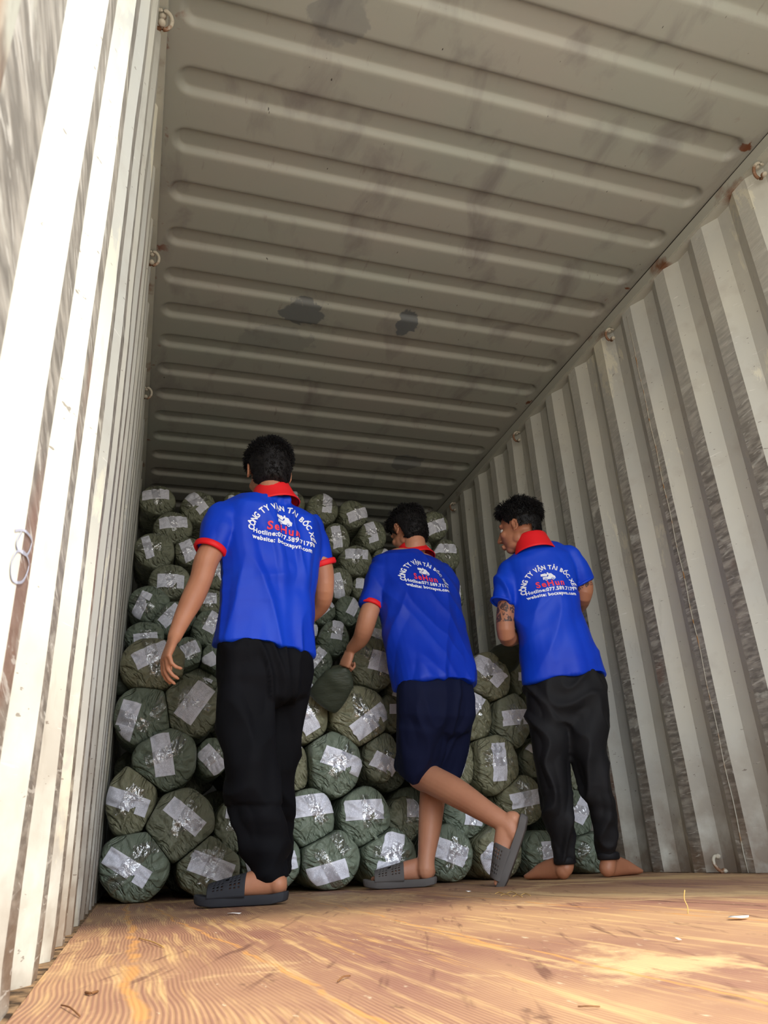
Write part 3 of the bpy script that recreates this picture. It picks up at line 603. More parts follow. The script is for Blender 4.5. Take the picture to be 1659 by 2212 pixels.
def make_bale(i, B):
    crop, cx, cy, rxp, ryp, lx, ly, ll, lw, ang, Y, ci, text, gk = B
    if crop >= 0: ox, oy, s = CROP[crop]; f = lambda a, b: (ox+a/s, oy+b/s)
    c, rx, rz, hd, L = BGEO[i]; planes = squash_planes(i)
    def press(p):
        x, z = p[0], p[2]-rz
        for nx, nz, d in planes:
            e_ = x*nx+z*nz-d
            if e_ > -0.012: e_ = e_ if e_ > 0.012 else (e_+0.012)**2/0.048; x -= nx*e_; z -= nz*e_
        x = min(max(x, 0.003-c.x), W_-0.003-c.x); z = max(z, 0.003-c.z)
        return (x, p[1], z+rz)
    t = empty('bale', (c.x, c.y, c.z-rz), text, 'bale', GROUPS[gk])
    outline, cap = bale_fn(i*17+3, rx, rz, hd)
    n, R = 84, 26
    vs = []; th = np.linspace(0, 2*math.pi, n, endpoint=False); o = outline(th)
    vs.append((0, float(cap(np.array(0.0), np.array(0.0))), rz))
    for j in range(1, R+1):
        q = math.sin(j/R*math.pi/2)
        u, v = np.cos(th)*q*o, np.sin(th)*q*o
        y = cap(u, v)
        vs += [(u[a]*rx, y[a], v[a]*rz+rz) for a in range(n)]
    wr = random.Random(i).uniform(0, 6)
    side = ((0.02, 1.012), (0.07, 1.02), (0.14, 1.015), (0.24, 1.02), (0.36, 1.01), (0.48, 1.0), (0.56, 0.96), (0.6, 0.85), (0.62, 0.6))
    for d, g in side:
        d *= L/0.62
        w = 1+0.010*np.sin(8*th+wr+d*20)+0.006*np.sin(17*th+d*33)
        vs += [(math.cos(th[a])*o[a]*g*w[a]*rx, d, math.sin(th[a])*o[a]*g*w[a]*rz+rz) for a in range(n)]
    fs = [(0, 1+a, 1+(a+1) % n) for a in range(n)]
    tot = R+len(side)
    for j in range(tot-1):
        b0 = 1+j*n
        fs += [(b0+a, b0+n+a, b0+n+(a+1) % n, b0+(a+1) % n) for a in range(n)]
    fs.append(tuple(1+(tot-1)*n+a for a in range(n))[::-1])
    link('sack', mesh('sack', [press(p) for p in vs], fs), M['sack'][ci], t)
    if crop < 0: return t
    # paper label laid on the sack end
    P0 = at(*f(lx, ly), Y-hd*0.45); a_ = math.radians(ang)
    e1 = at(*f(lx+ll/2*math.cos(a_), ly+ll/2*math.sin(a_)), Y-hd*0.45)-P0
    e2 = at(*f(lx-lw/2*math.sin(a_), ly+lw/2*math.cos(a_)), Y-hd*0.45)-P0
    P = V((P0.x-c.x, 0, P0.z-c.z)); e1.y = e2.y = 0
    def patch(P, e1, e2, nu, nv, off, crumple, lim=0.96):
        vs = []; fs = []; uv = []
        for a in range(nu+1):
            for b in range(nv+1):
                s1, s2 = 2*a/nu-1, 2*b/nv-1
                q = P+e1*s1+e2*s2; u, v = q.x/rx, q.z/rz; r = math.hypot(u, v)
                ov = float(outline(np.array(math.atan2(v, u))))
                extra = 0.0
                if r > lim*ov: extra = (r-lim*ov); u *= lim*ov/r; v *= lim*ov/r
                y = float(cap(np.array(u), np.array(v)))+min(extra, 0.4)*hd*1.1
                y -= off+crumple*(0.5+0.5*math.sin(s1*7+i)*math.sin(s2*4+i*2))
                vs.append((u*rx*(1+0.02*(extra > 0)), y, v*rz*(1+0.02*(extra > 0))+rz)); uv.append((a/nu, 1-b/nv))
        for a in range(nu):
            for b in range(nv): fs.append((a*(nv+1)+b, (a+1)*(nv+1)+b, (a+1)*(nv+1)+b+1, a*(nv+1)+b+1))
        me = mesh('patch', [press(p) for p in vs], fs); ul = me.uv_layers.new(name='UVMap')
        for lp in me.loops: ul.data[lp.index].uv = uv[lp.vertex_index]
        return me
    me = patch(P, e1, e2, 26, 14, 0.0035, 0.0012)
    o_ = link('paper_label', me, M['paper'], t)
    if i % 7 in (1, 4) and ll > 140:      # a torn corner
        b2 = bmesh.new(); b2.from_mesh(me); b2.faces.ensure_lookup_table()
        kill = [f_ for j, f_ in enumerate(b2.faces) if (j//14) in (16, 17, 18) and (j % 14) > 10-(j//14-16)]
        bmesh.ops.delete(b2, geom=kill, context='FACES'); b2.to_mesh(me); b2.free()
    if rxp/s > 28:
        rnd = random.Random(i*5+1); ta = a_+math.pi/2+rnd.uniform(-0.3, 0.3)
        tdir = V((math.cos(ta), 0, -math.sin(ta))); td2 = V((math.sin(ta), 0, math.cos(ta)))
        me = patch(P*0.8, tdir*min(rx, rz)*rnd.uniform(0.5, 0.72), td2*rnd.uniform(0.018, 0.030), 24, 8, 0.0055, 0.004, 0.9)
        link('clear_tape', me, M['tape'], t)
        if rxp/s > 44:
            P2 = P*-0.5+V((rnd.uniform(-0.3, 0.3)*rx, 0, rnd.uniform(0.0, 0.4)*rz))
            tb = ta+rnd.uniform(0.4, 1.2)
            me = patch(P2, V((math.cos(tb), 0, math.sin(tb)))*rx*0.4, V((-math.sin(tb), 0, math.cos(tb)))*0.024, 20, 8, 0.005, 0.004, 0.9)
            link('clear_tape', me, M['tape'], t)
    # gathered tip of the knot
    rnd = random.Random(i*3)
    if i % 3 == 0 and rxp/s > 35:
        bm = bmesh.new(); yb = float(cap(np.array(0.15), np.array(-0.55)))
        b0 = V((0.15*rx, yb+0.006, rz-0.55*rz))
        limb(bm, [(b0, 0.010), (b0+V((0.004, -0.008, -0.008)), 0.007), (b0+V((0.010, -0.014, -0.020)), 0.008)], 8)
        obj('knot', bm, M['sack'][ci], t)
    return t
bale_objs = [make_bale(i, B) for i, B in enumerate(BALES)]
# scribble on one bale
bb = bale_objs[36]; bm = bmesh.new(); rnd = random.Random(4)
for j in range(9):
    x0 = -0.055+j*0.013; pts = []
    for q in range(4): pts.append(V((x0+rnd.uniform(0, 0.011), -0.0, rnd.uniform(-0.008, 0.010))))
    loft(bm, [(p, 0.0012, 0.0006, V((0, 1, 0))) for p, _ in smooth_pts([(p, 0) for p in pts], 3)], 5)
o = obj('scribble', bm, M['ink'], bb)
sk = bb.children[0].data; bv = BVHTree.FromPolygons([v.co for v in sk.vertices], [p.vertices for p in sk.polygons])
zc = 0.16
for v in o.data.vertices:
    h = bv.ray_cast(V((v.co.x-0.02, -0.4, v.co.z*1.0+zc*0.0+0.075)), V((0, 1, 0)))
    v.co = V((v.co.x-0.02, (h[0].y if h[0] is not None else 0)-0.002+v.co.y*0.3, v.co.z+0.075))

# slack dark sacks
def slack(pts, label, r=0.05):
    bm = bmesh.new(); st = []
    for i, (p, a, b, s) in enumerate(pts): st.append((p, a, b, s))
    loft(bm, st, 20, 2.4); me = remeshed(bm, 0.008, 4)
    displace(me, lambda c, n: 0.007*noise.noise(V((c.x*14, c.y*8, c.z*14)))+0.0012*math.sin((c.x+c.z)*70+5*noise.noise(c*5)))
    o = link('slack_sack', me, M['slack']); tag(o, label, 'sack', 'slack dark sacks'); return o
sd = V((0.8, 0, -0.6)).normalized()
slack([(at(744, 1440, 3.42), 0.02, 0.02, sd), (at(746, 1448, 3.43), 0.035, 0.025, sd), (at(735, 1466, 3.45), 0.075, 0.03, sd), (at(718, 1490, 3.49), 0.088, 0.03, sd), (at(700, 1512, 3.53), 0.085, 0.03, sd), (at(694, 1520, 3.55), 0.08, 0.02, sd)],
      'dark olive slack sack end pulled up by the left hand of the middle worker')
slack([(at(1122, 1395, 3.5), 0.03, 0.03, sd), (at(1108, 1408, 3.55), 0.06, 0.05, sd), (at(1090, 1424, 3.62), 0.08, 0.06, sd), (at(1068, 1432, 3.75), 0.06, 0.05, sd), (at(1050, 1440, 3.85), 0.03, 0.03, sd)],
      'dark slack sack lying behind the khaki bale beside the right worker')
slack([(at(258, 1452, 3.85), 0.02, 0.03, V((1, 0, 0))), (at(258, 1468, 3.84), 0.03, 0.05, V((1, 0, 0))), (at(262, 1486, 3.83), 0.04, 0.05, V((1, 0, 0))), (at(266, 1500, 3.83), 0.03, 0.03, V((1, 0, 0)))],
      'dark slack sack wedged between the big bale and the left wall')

# ------------------------------------------------------------------ people
def frame(f, u):
    f = f.normalized(); r = f.cross(u).normalized(); u = r.cross(f).normalized()
    return Matrix(((r.x, f.x, u.x), (r.y, f.y, u.y), (r.z, f.z, u.z)))
def head_shapes(bm, c, F):
    """F columns: right, forward, up; c is the middle of the skull"""
    T = lambda x, y, z: c+F @ V((x, y, z))
    sp = lambda x, y, z, r, seg=20: sphere(bm, T(x, y, z), r, F, seg)
    sp(0, -0.012, 0.030, (0.074, 0.092, 0.080), 32); sp(0, 0.030, -0.030, (0.060, 0.062, 0.072), 28)
    sp(0, 0.058, -0.088, (0.030, 0.026, 0.022)); sp(0, 0.035, -0.078, (0.048, 0.045, 0.026))
    sp(0, 0.072, 0.030, (0.050, 0.016, 0.014)); sp(0, 0.094, -0.063, (0.022, 0.010, 0.006), 14); sp(0, 0.092, -0.073, (0.019, 0.010, 0.006), 14)
    for s in (-1, 1):
        sp(s*0.038, 0.062, -0.022, (0.022, 0.022, 0.020)); sp(s*0.044, 0.005, -0.055, (0.016, 0.026, 0.028))
        for k in range(9):           # ear rim
            a = math.radians(-110+k*34); rr = 0.0062
            sp(s*(0.082+0.006*math.cos(a*0.6)), -0.012-0.014*math.cos(a)*1.0, -0.008+0.025*math.sin(a), (rr*0.8, rr, rr), 8)
        sp(s*0.078, -0.008, -0.008, (0.007, 0.013, 0.022), 14); sp(s*0.082, -0.004, -0.032, (0.006, 0.008, 0.008), 10)
    limb(bm, [(T(0, 0.088, 0.012), 0.008), (T(0, 0.100, -0.012), 0.009), (T(0, 0.110, -0.030), 0.011)], 10)
    for s in (-1, 1): sp(s*0.011, 0.100, -0.034, (0.007, 0.009, 0.006), 10)
    return T
def eyes(parent, c, F):
    for s in (-1, 1):
        bm = bmesh.new(); sphere(bm, c+F @ V((s*0.031, 0.0715, 0.004)), 0.0105, F, 14); o = obj('eye', bm, M['eye'], parent)
        bm = bmesh.new(); sphere(bm, c+F @ V((s*0.031, 0.0782, 0.004)), 0.0048, F, 12); obj('iris', bm, M['iris'], o)
def hair(parent, c, F, seed, length=0.03, undercut=False, spiky=0.5, count=7000, top=0.0, low=-0.055):
    rnd = random.Random(seed); vs = []; fs = []
    def surf(d):     # skull surface point in direction d (local)
        o_ = V((0, -0.012, 0.030)); k_ = 1.0
        if d.z < 0: hh = max(math.sqrt(max(1-d.z*d.z, 0)), 0.05); k_ = hh**-0.55
        return o_+V((d.x*0.076*k_, d.y*0.094*k_, d.z*(0.082 if d.z > 0 else 0.125)))
    def inside(d):
        p = surf(d)
        if p.y > 0.035 and p.z < 0.062-0.0*p.y: return 0.0
        line = low if p.y < -0.03 else low+(p.y+0.03)*1.5
        if undercut and abs(p.x) > 0.045: line = max(line, -0.022)
        if abs(p.x) > 0.062 and -0.028 < p.y < 0.012 and p.z < 0.022: return 0.0
        return min(max((p.z-line)/0.02, 0), 1)
    # cap
    nu, nv = 72, 40; idx = {}
    for a in range(nu):
        for b in range(nv+1):
            th = 2*math.pi*a/nu; ph = math.pi*b/nv
            d = V((math.cos(th)*math.sin(ph), math.sin(th)*math.sin(ph), math.cos(ph))); m_ = inside(d)
            p = surf(d); up = max(0, min(1, (p.z-0.02)/0.06))
            th_ = 0.002+(0.006 if undercut and p.z < 0.03 else 0.009+0.008*up+top*up)*m_
            th_ += m_*0.006*noise.noise(d*7+V((seed, 0, 0)))
            idx[a, b] = len(vs); vs.append(c+F @ (p+d*th_))
    def ok(a, b):
        th = 2*math.pi*(a+0.5)/nu; ph = math.pi*(b+0.5)/nv
        return inside(V((math.cos(th)*math.sin(ph), math.sin(th)*math.sin(ph), math.cos(ph)))) > 0
    for a in range(nu):
        for b in range(nv):
            if ok(a, b): fs.append((idx[a, b], idx[a, b+1], idx[(a+1) % nu, b+1], idx[(a+1) % nu, b]))
    for q in range(count):
        d = V((rnd.gauss(0, 1), rnd.gauss(0, 1), rnd.gauss(0, 1)));
        if d.length < 0.1: continue
        d.normalize(); m_ = inside(d)
        if m_ <= 0.15: continue
        p = surf(d); up = max(0, min(1, (p.z-0.02)/0.06)); L = length*(0.35+0.65*up)*(0.6+0.6*rnd.random())*(0.5+0.5*m_)
        if undercut and p.z < 0.035: L = min(L, 0.008)
        down = V((rnd.gauss(0, 0.25), -0.35+0.3*noise.noise(d*3), -0.9)); wh = V((noise.noise(d*4+V((3, 0, 0))), noise.noise(d*4), noise.noise(d*4+V((0, 5, 0)))))
        comb = (down*(1-spiky*up)+d*(0.35+spiky*up*1.2)+wh*0.9*up+V((rnd.gauss(0, .12), rnd.gauss(0, .12), rnd.gauss(0, .12)))).normalized()
        base = p+d*((0.006 if undercut and p.z < 0.03 else 0.009+0.008*up+top*up)*m_*0.9); w = 0.0022; s = comb.cross(d).normalized()*w
        mid = base+comb*L*0.55+d*L*0.12; tip = base+comb*L*0.9-V((0, 0, 1))*L*0.12
        i0 = len(vs)
        for pt, k in ((base-s, 0), (base+s, 0), (base-d*0.003, 0), (mid-s*0.7, 0), (mid+s*0.7, 0), (mid-d*0.002, 0), (tip, 0)): vs.append(c+F @ pt)
        fs += [(i0, i0+1, i0+4, i0+3), (i0+1, i0+2, i0+5, i0+4), (i0+2, i0, i0+3, i0+5), (i0+3, i0+4, i0+6), (i0+4, i0+5, i0+6), (i0+5, i0+3, i0+6)]
    return link('hair', mesh('hair', vs, fs), M['hair'], parent)

def hand_shapes(bm, w, d, n, s, curls, thumb=0.5, size=1.0, spread=0.05):
    """w wrist, d pointing to the fingers, n side the fingers curl to, s thumb side"""
    d = d.normalized(); n = (n-d*n.dot(d)).normalized(); s0 = d.cross(n); s = s0 if s0.dot(s) > 0 else -s0
    z = size
    loft(bm, [(w-d*0.02*z, 0.024*z, 0.019*z, s), (w+d*0.012*z, 0.027*z, 0.018*z, s), (w+d*0.04*z, 0.037*z, 0.016*z, s), (w+d*0.072*z, 0.041*z, 0.0145*z, s), (w+d*0.092*z, 0.038*z, 0.011*z, s)], 20, 2.4)
    sphere(bm, w+d*0.03*z+s*0.022*z+n*0.006, (0.018*z, 0.018*z, 0.018*z), seg=12)
    for k, (off, ls) in enumerate(((0.030, (0.040, 0.025, 0.020)), (0.0105, (0.045, 0.029, 0.021)), (-0.0100, (0.042, 0.026, 0.020)), (-0.029, (0.033, 0.020, 0.018)))):
        p = w+d*(0.086-0.006*(k == 3)-0.002*(k == 0))*z+s*off*z; ang = 0.0; pts = [(p-d*0.02*z, 0.0085*z)]
        dr = (d+s*spread*(1.5-k)).normalized(); pts.append((p, 0.0088*z))
        for j, L in enumerate(ls):
            ang += curls[k][j] if isinstance(curls[k], (tuple, list)) else curls[k]*(1, 1.1, 0.8)[j]
            p = p+(dr*math.cos(ang)+n*math.sin(ang))*L*z; pts.append((p, (0.0080, 0.0073, 0.0062)[j]*z))
        limb(bm, pts, 10, s)
    p = w+d*0.022*z+s*0.026*z; pts = [(p, 0.013*z)]
    for j, (L, a) in enumerate(((0.034, thumb), (0.028, thumb+0.25), (0.022, thumb+0.45))):
        dr = (d*0.75+s*(0.85-0.5*a)+n*(0.1+0.75*a)).normalized(); p = p+dr*L*z; pts.append((p, (0.0105, 0.0092, 0.0075)[j]*z))
    limb(bm, pts, 10, n)
def foot_shapes(bm, heel, d, up, L=0.245, toes=True, inner=1):
    """heel: point on the sole under the heel; d to the toes; up away from the sole; inner: sign of the big toe side"""
    d = d.normalized(); up = (up-d*up.dot(d)).normalized(); s = d.cross(up)*inner
    H = heel; z = L/0.245
    st = [(-0.004, 0.030, 0.022, 0.032), (0.02, 0.036, 0.031, 0.034), (0.055, 0.043, 0.031, 0.050), (0.10, 0.038, 0.033, 0.043), (0.14, 0.031, 0.038, 0.034), (0.175, 0.021, 0.042, 0.022), (0.195, 0.016, 0.044, 0.016), (0.210, 0.013, 0.042, 0.012)]
    loft(bm, [(H+d*a*z+up*h*z+s*0.004, w*z, min(hh, h*0.98)*z, s) for a, h, w, hh in st], 20, 2.3)
    sphere(bm, H+d*0.012*z+up*0.033*z, (0.032*z, 0.034*z, 0.032*z))
    for k, (off, l, r) in enumerate(((0.030, 0.045, 0.0125), (0.011, 0.042, 0.0085), (-0.004, 0.037, 0.008), (-0.018, 0.030, 0.0075), (-0.031, 0.022, 0.007))):
        a = H+d*(0.195-0.006*k)*z+s*(off+0.003)*z+up*0.013*z
        limb(bm, [(a, r), (a+d*l*0.55*z+up*0.003, r*1.0), (a+d*l*z-up*0.002, r*0.92)], 10)
def stations(rows, bvals=None):
    out = []
    for (a, b, YL, YR, dep) in rows:
        L = at(a[0], a[1], YL); R = at(b[0], b[1], YR)
        out.append(((L+R)/2, (R-L).length/2, dep, (R-L).normalized()))
    return out
def fold_fn(seed, amp, stretch, freq=6.0, zlo=None, zhi=None, extra=None):
    def fn(c, n):
        q = V((c.x*stretch[0], c.y*stretch[1], c.z*stretch[2]))*freq+V((seed*3.1, 0, 0))
        w = noise.noise(q*0.5)*1.2
        v = 1-abs(noise.noise(q+V((w, w, w))))*2.2
        g = amp*3.0*(max(v, 0.15)-0.6)+amp*1.2*noise.noise(q*0.45+V((9, 1, 4)))
        if extra: g += extra(c, n)
        return g
    return fn

def flat_text(txt, size, bold=0.0, shear=0.0, track=1.0):
    cu = bpy.data.curves.new('t', 'FONT'); cu.body = txt; cu.size = size; cu.align_x = 'CENTER'; cu.offset = bold; cu.shear = shear; cu.resolution_u = 3; cu.space_character = track
    o = bpy.data.objects.new('t', cu); col.objects.link(o); bpy.context.view_layer.update()
    me = bpy.data.meshes.new_from_object(o.evaluated_get(bpy.context.evaluated_depsgraph_get()))
    vs = [(v.co.x, v.co.y) for v in me.vertices]; fs = [tuple(p.vertices) for p in me.polygons]
    bpy.data.objects.remove(o); bpy.data.curves.remove(cu); bpy.data.meshes.remove(me)
    return vs, fs
def disc(cx, cy, r, n=20, inner=None):
    if inner is None: return [(cx+r*math.cos(2*math.pi*i/n), cy+r*math.sin(2*math.pi*i/n)) for i in range(n)], [tuple(range(n))]
    vs = []; 
    for i in range(n):
        a = 2*math.pi*i/n; vs += [(cx+r*math.cos(a), cy+r*math.sin(a)), (cx+inner*math.cos(a), cy+inner*math.sin(a))]
    return vs, [(2*i, (2*i+2) % (2*n), (2*i+3) % (2*n), 2*i+1) for i in range(n)]
def merge(lst):
    vs, fs = [], []
    for v, f in lst:
        k = len(vs); vs += v; fs += [tuple(i+k for i in q) for q in f]
    return vs, fs
def shirt_design():
    """flat artwork in metres, origin in the middle of the telephone line"""
    arc = []; word = 'CÔNG TY VẬN TẢI BỐC XẾP'; R = 0.122; cy = 0.010
    ws = [0.5 if ch == ' ' else (0.35 if ch == 'I' else 1.0) for ch in word]; tot = sum(ws); acc = 0
    for ch, w in zip(word, ws):
        a = math.radians(182-(acc+w/2)/tot*184); acc += w
        if ch == ' ': continue
        v, f = flat_text(ch, 0.035, 0.0013); rot = a-math.pi/2
        arc.append(([(R*math.cos(a)*1.02+(x*0.82)*math.cos(rot)-y*math.sin(rot), cy+R*math.sin(a)*0.94+(x*0.82)*math.sin(rot)+y*math.cos(rot)) for x, y in v], f))
    van = [([(-0.030, 0.084), (0.034, 0.084), (0.035, 0.098), (0.028, 0.104), (0.020, 0.117), (0.004, 0.118), (0.002, 0.104), (-0.004, 0.098), (-0.028, 0.100)], [tuple(range(9))]),
           ([(-0.036, 0.106), (-0.006, 0.101), (-0.002, 0.112), (-0.010, 0.120), (-0.034, 0.118)], [tuple(range(5))]),
           ([(-0.006, 0.108), (0.006, 0.112), (0.006, 0.124), (0.000, 0.125)], [(0, 1, 2, 3)])]
    wheels_out = [disc(-0.016, 0.084, 0.0085), disc(0.020, 0.084, 0.0085)]
    rim = [disc(-0.016, 0.084, 0.0064, inner=0.0034)]; rim2 = [disc(0.020, 0.084, 0.0064, inner=0.0034)]; w2_ = [wheels_out.pop()]
    lift = lambda p, dx, dy: ([(x+dx, y+dy) for x, y in p[0]], p[1])
    van = [lift(p, 0, -0.018) for p in van]; wheels_out = [lift(p, 0, -0.018) for p in wheels_out]; rim = [lift(p, 0, -0.018) for p in rim]; rim2 = [lift(p, 0, -0.018) for p in rim2]; w2_ = [lift(p, 0, -0.018) for p in w2_]
    name = lift(flat_text('SeHun', 0.047, 0.0013, track=1.22), 0, 0.026)
    l1 = lift(flat_text('Hotline:077.589.7179', 0.0268, 0.0009, track=1.10), 0, 0.0); l2 = lift(flat_text('website: bocxepvn.com', 0.0248, 0.0009, track=1.10), 0.0, -0.026)
    return [('arched_lettering', merge(arc), 'white_print', 0.0), ('van_emblem', merge(van), 'white_print', 0.0), ('van_wheel', merge(wheels_out), 'BASE', 0.0012), ('van_wheel_rim', merge(rim), 'white_print', 0.0022), ('van_wheel', merge(w2_), 'BASE', 0.0012), ('van_wheel_rim', merge(rim2), 'white_print', 0.0022),
            ('name_print', name, 'red_print', 0.0), ('telephone_print', l1, 'white_print', 0.0), ('website_print', l2, 'white_print', 0.0)]
DESIGN = shirt_design()
def put_print(shirt, origin, U, Vv, N, base, k=1.0):
    """lay the artwork on the shirt along N (into the body)"""
    me = shirt.data; bv = BVHTree.FromPolygons([v.co for v in me.vertices], [tuple(p.vertices) for p in me.polygons])
    for nm, (vs, fs), mt, lift in DESIGN:
        bm = bmesh.new(); bvs = [bm.verts.new((x, y, 0)) for x, y in vs]
        for f in fs:
            try: bm.faces.new([bvs[i] for i in f])
            except ValueError: pass
        xs = [x for x, y in vs]; ys = [y for x, y in vs]; st = 0.011
        for ax, lo, hi in ((0, min(xs), max(xs)), (1, min(ys), max(ys))):
            q = lo+st
            while q < hi:
                co = V((q, 0, 0)) if ax == 0 else V((0, q, 0)); no = V((1, 0, 0)) if ax == 0 else V((0, 1, 0))
                bmesh.ops.bisect_plane(bm, geom=bm.verts[:]+bm.edges[:]+bm.faces[:], plane_co=co, plane_no=no); q += st
        bmesh.ops.triangulate(bm, faces=[f for f in bm.faces if len(f.verts) > 4])
        for v in bm.verts:
            p = origin+U*(v.co.x*k)+Vv*(v.co.y*k)
            h = bv.ray_cast(p-N*0.5, N)
            v.co = (h[0] if h[0] is not None else p)-N*(0.0018+lift)
        o = obj(nm, bm, M['white_print'] if mt != 'BASE' else M[base], shirt, smooth=False)
        o.data.materials[0] = M[base] if mt == 'BASE' else M[mt]

def sandal(parent, heel, d, up, L, mat, mat_holes=True, inner=1, gap=0.0):
    """thick foam sole and a perforated strap with a toe cut-out"""
    d = d.normalized(); up = (up-d*up.dot(d)).normalized(); s = d.cross(up)*inner
    t = empty_child('sandal', parent)
    bm = bmesh.new(); prof = [(-0.022, 0.020), (-0.012, 0.034), (0.02, 0.041), (0.07, 0.040), (0.12, 0.042), (0.17, 0.049), (0.21, 0.051), (0.245, 0.042), (0.262, 0.028), (0.268, 0.010)]
    z = L/0.25; lower = []; upper = []
    ring_pts = []
    for a, w in prof: ring_pts.append((a, w))
    full = [(a, w) for a, w in ring_pts]+[(a, -w) for a, w in ring_pts[::-1]]
    layers = []
    for hgt, g in ((-0.024, 0.93), (-0.020, 0.98), (-0.006, 1.0), (0.004, 1.0), (0.006, 0.95), (0.000, 0.88)):
        layers.append([bm.verts.new(heel+d*((0.12+(a-0.12)*g)*z)+s*(w*g*z)+up*(hgt+0.010*max(0, (a-0.2)/0.07)**2+0.006*max(0, (0.02-a)/0.04))) for a, w in full])
    n = len(full)
    for i in range(len(layers)-1):
        for j in range(n): bm.faces.new((layers[i][j], layers[i][(j+1) % n], layers[i+1][(j+1) % n], layers[i+1][j]))
    bm.faces.new(layers[0][::-1]); bm.faces.new(layers[-1])
    o = obj('sole', bm, mat, t); e_ = o.modifiers.new('round', 'BEVEL'); e_.width = 0.002; e_.segments = 2; e_.limit_method = 'ANGLE'
    bm = bmesh.new(); nu, nv = 56, 36; g = {}
    for a in range(nu+1):
        for b in range(nv+1):
            th = math.pi*a/nu; q = b/nv; al = 0.105+0.115*q; hh = 0.064-0.026*q
            g[a, b] = bm.verts.new(heel+d*(al*z)+s*(math.cos(th)*(0.044+0.003*q)*z)+up*(math.sin(th)**0.75*hh*z+0.001))
    for a in range(nu):
        for b in range(nv):
            u = (a+0.5)/nu; v = (b+0.5)/nv
            if 0.1 < u < 0.9 and 0.08 < v < 0.92:
                if (a % 4 in (1, 2)) and (b % 4 in (1, 2)) and ((a//4+b//4) % 2 == 0 or True) and not (abs(v-0.5) < 0.06): continue
            if abs(u-0.62) < 0.07 and 0.44 < v < 0.56: continue
            bm.faces.new((g[a, b], g[a+1, b], g[a+1, b+1], g[a, b+1]))
    bmesh.ops.delete(bm, geom=[v for v in bm.verts if not v.link_faces], context='VERTS')
    o = obj('perforated_strap', bm, mat, t); sm = o.modifiers.new('thick', 'SOLIDIFY'); sm.thickness = 0.005; sm.offset = 1
    return t
def empty_child(name, parent):
    o = bpy.data.objects.new(name, None); col.objects.link(o); o.parent = parent; o.empty_display_size = 0.05; return o

def sleeve(bm, a, b, ra, rb, mid=None, side=V((1, 0, 0))):
    st = [(a, ra*0.9, ra*0.9, side), (a.lerp(b, 0.35), ra, ra, side), (a.lerp(b, 0.7), (ra+rb)/2*1.02, (ra+rb)/2*1.02, side), (b, rb, rb*0.95, side)]
    loft(bm, st, 20); sphere(bm, a, ra*0.95)
def band(name, parent, c, ax, side, a, b, width, mat, th=0.004):
    """a flat ring of trim around an opening"""
    bm = bmesh.new(); ax = ax.normalized(); s = (side-ax*side.dot(ax)).normalized(); t = ax.cross(s); n = 40; L = []
    for h, g in ((-0.5, 1.0), (-0.3, 1+th/a), (0.3, 1+th/a), (0.5, 1.0), (0.48, 1-0.006/a), (-0.5, 1-0.006/a)):
        L.append([bm.verts.new(c+ax*(h*width)+s*(a*g*math.cos(2*math.pi*j/n))+t*(b*g*math.sin(2*math.pi*j/n))) for j in range(n)])
    for i in range(len(L)):
        A, B = L[i], L[(i+1) % len(L)]
        for j in range(n): bm.faces.new((A[j], A[(j+1) % n], B[(j+1) % n], B[j]))
    return obj(name, bm, mat, parent)
def collar(parent, cl, cr, up, front, mat, lift=0.014, h=0.040, r=(0.070, 0.068)):
    """ribbed polo collar: stands round the neck and folds down over the shirt"""
    c = (cl+cr)/2+up.normalized()*lift-front.normalized()*(0.012 if lift > 0.02 else 0); s = (cr-cl).normalized(); up = (up-s*up.dot(s)).normalized(); f = up.cross(s)
    if f.dot(front) < 0: f = -f
    bm = bmesh.new(); n = 44; L = []
    prof = ((0.94, 0.0), (0.96, h*0.6), (1.0, h), (1.04, h*0.92), (1.13, h*0.35), (1.24, -h*0.30), (1.38, -h*0.75-lift*0.8), (1.44, -h*0.95-lift), (1.40, -h-lift))
    for g, z in prof:
        row = []
        for j in range(n):
            a = 2*math.pi*(j+0.5)/n; fr = max(0, math.sin(a))
            row.append(bm.verts.new(c+s*(r[0]*g*math.cos(a))+f*(r[1]*g*math.sin(a))+up*(z-0.035*fr**2)))
        L.append(row)
    for i in range(len(L)-1):
        for j in range(n):
            if 9 <= j <= 12: continue
            bm.faces.new((L[i][j], L[i][(j+1) % n], L[i+1][(j+1) % n], L[i+1][j]))
    o = obj('collar', bm, mat, parent); sm = o.modifiers.new('thick', 'SOLIDIFY'); sm.thickness = 0.004; return o

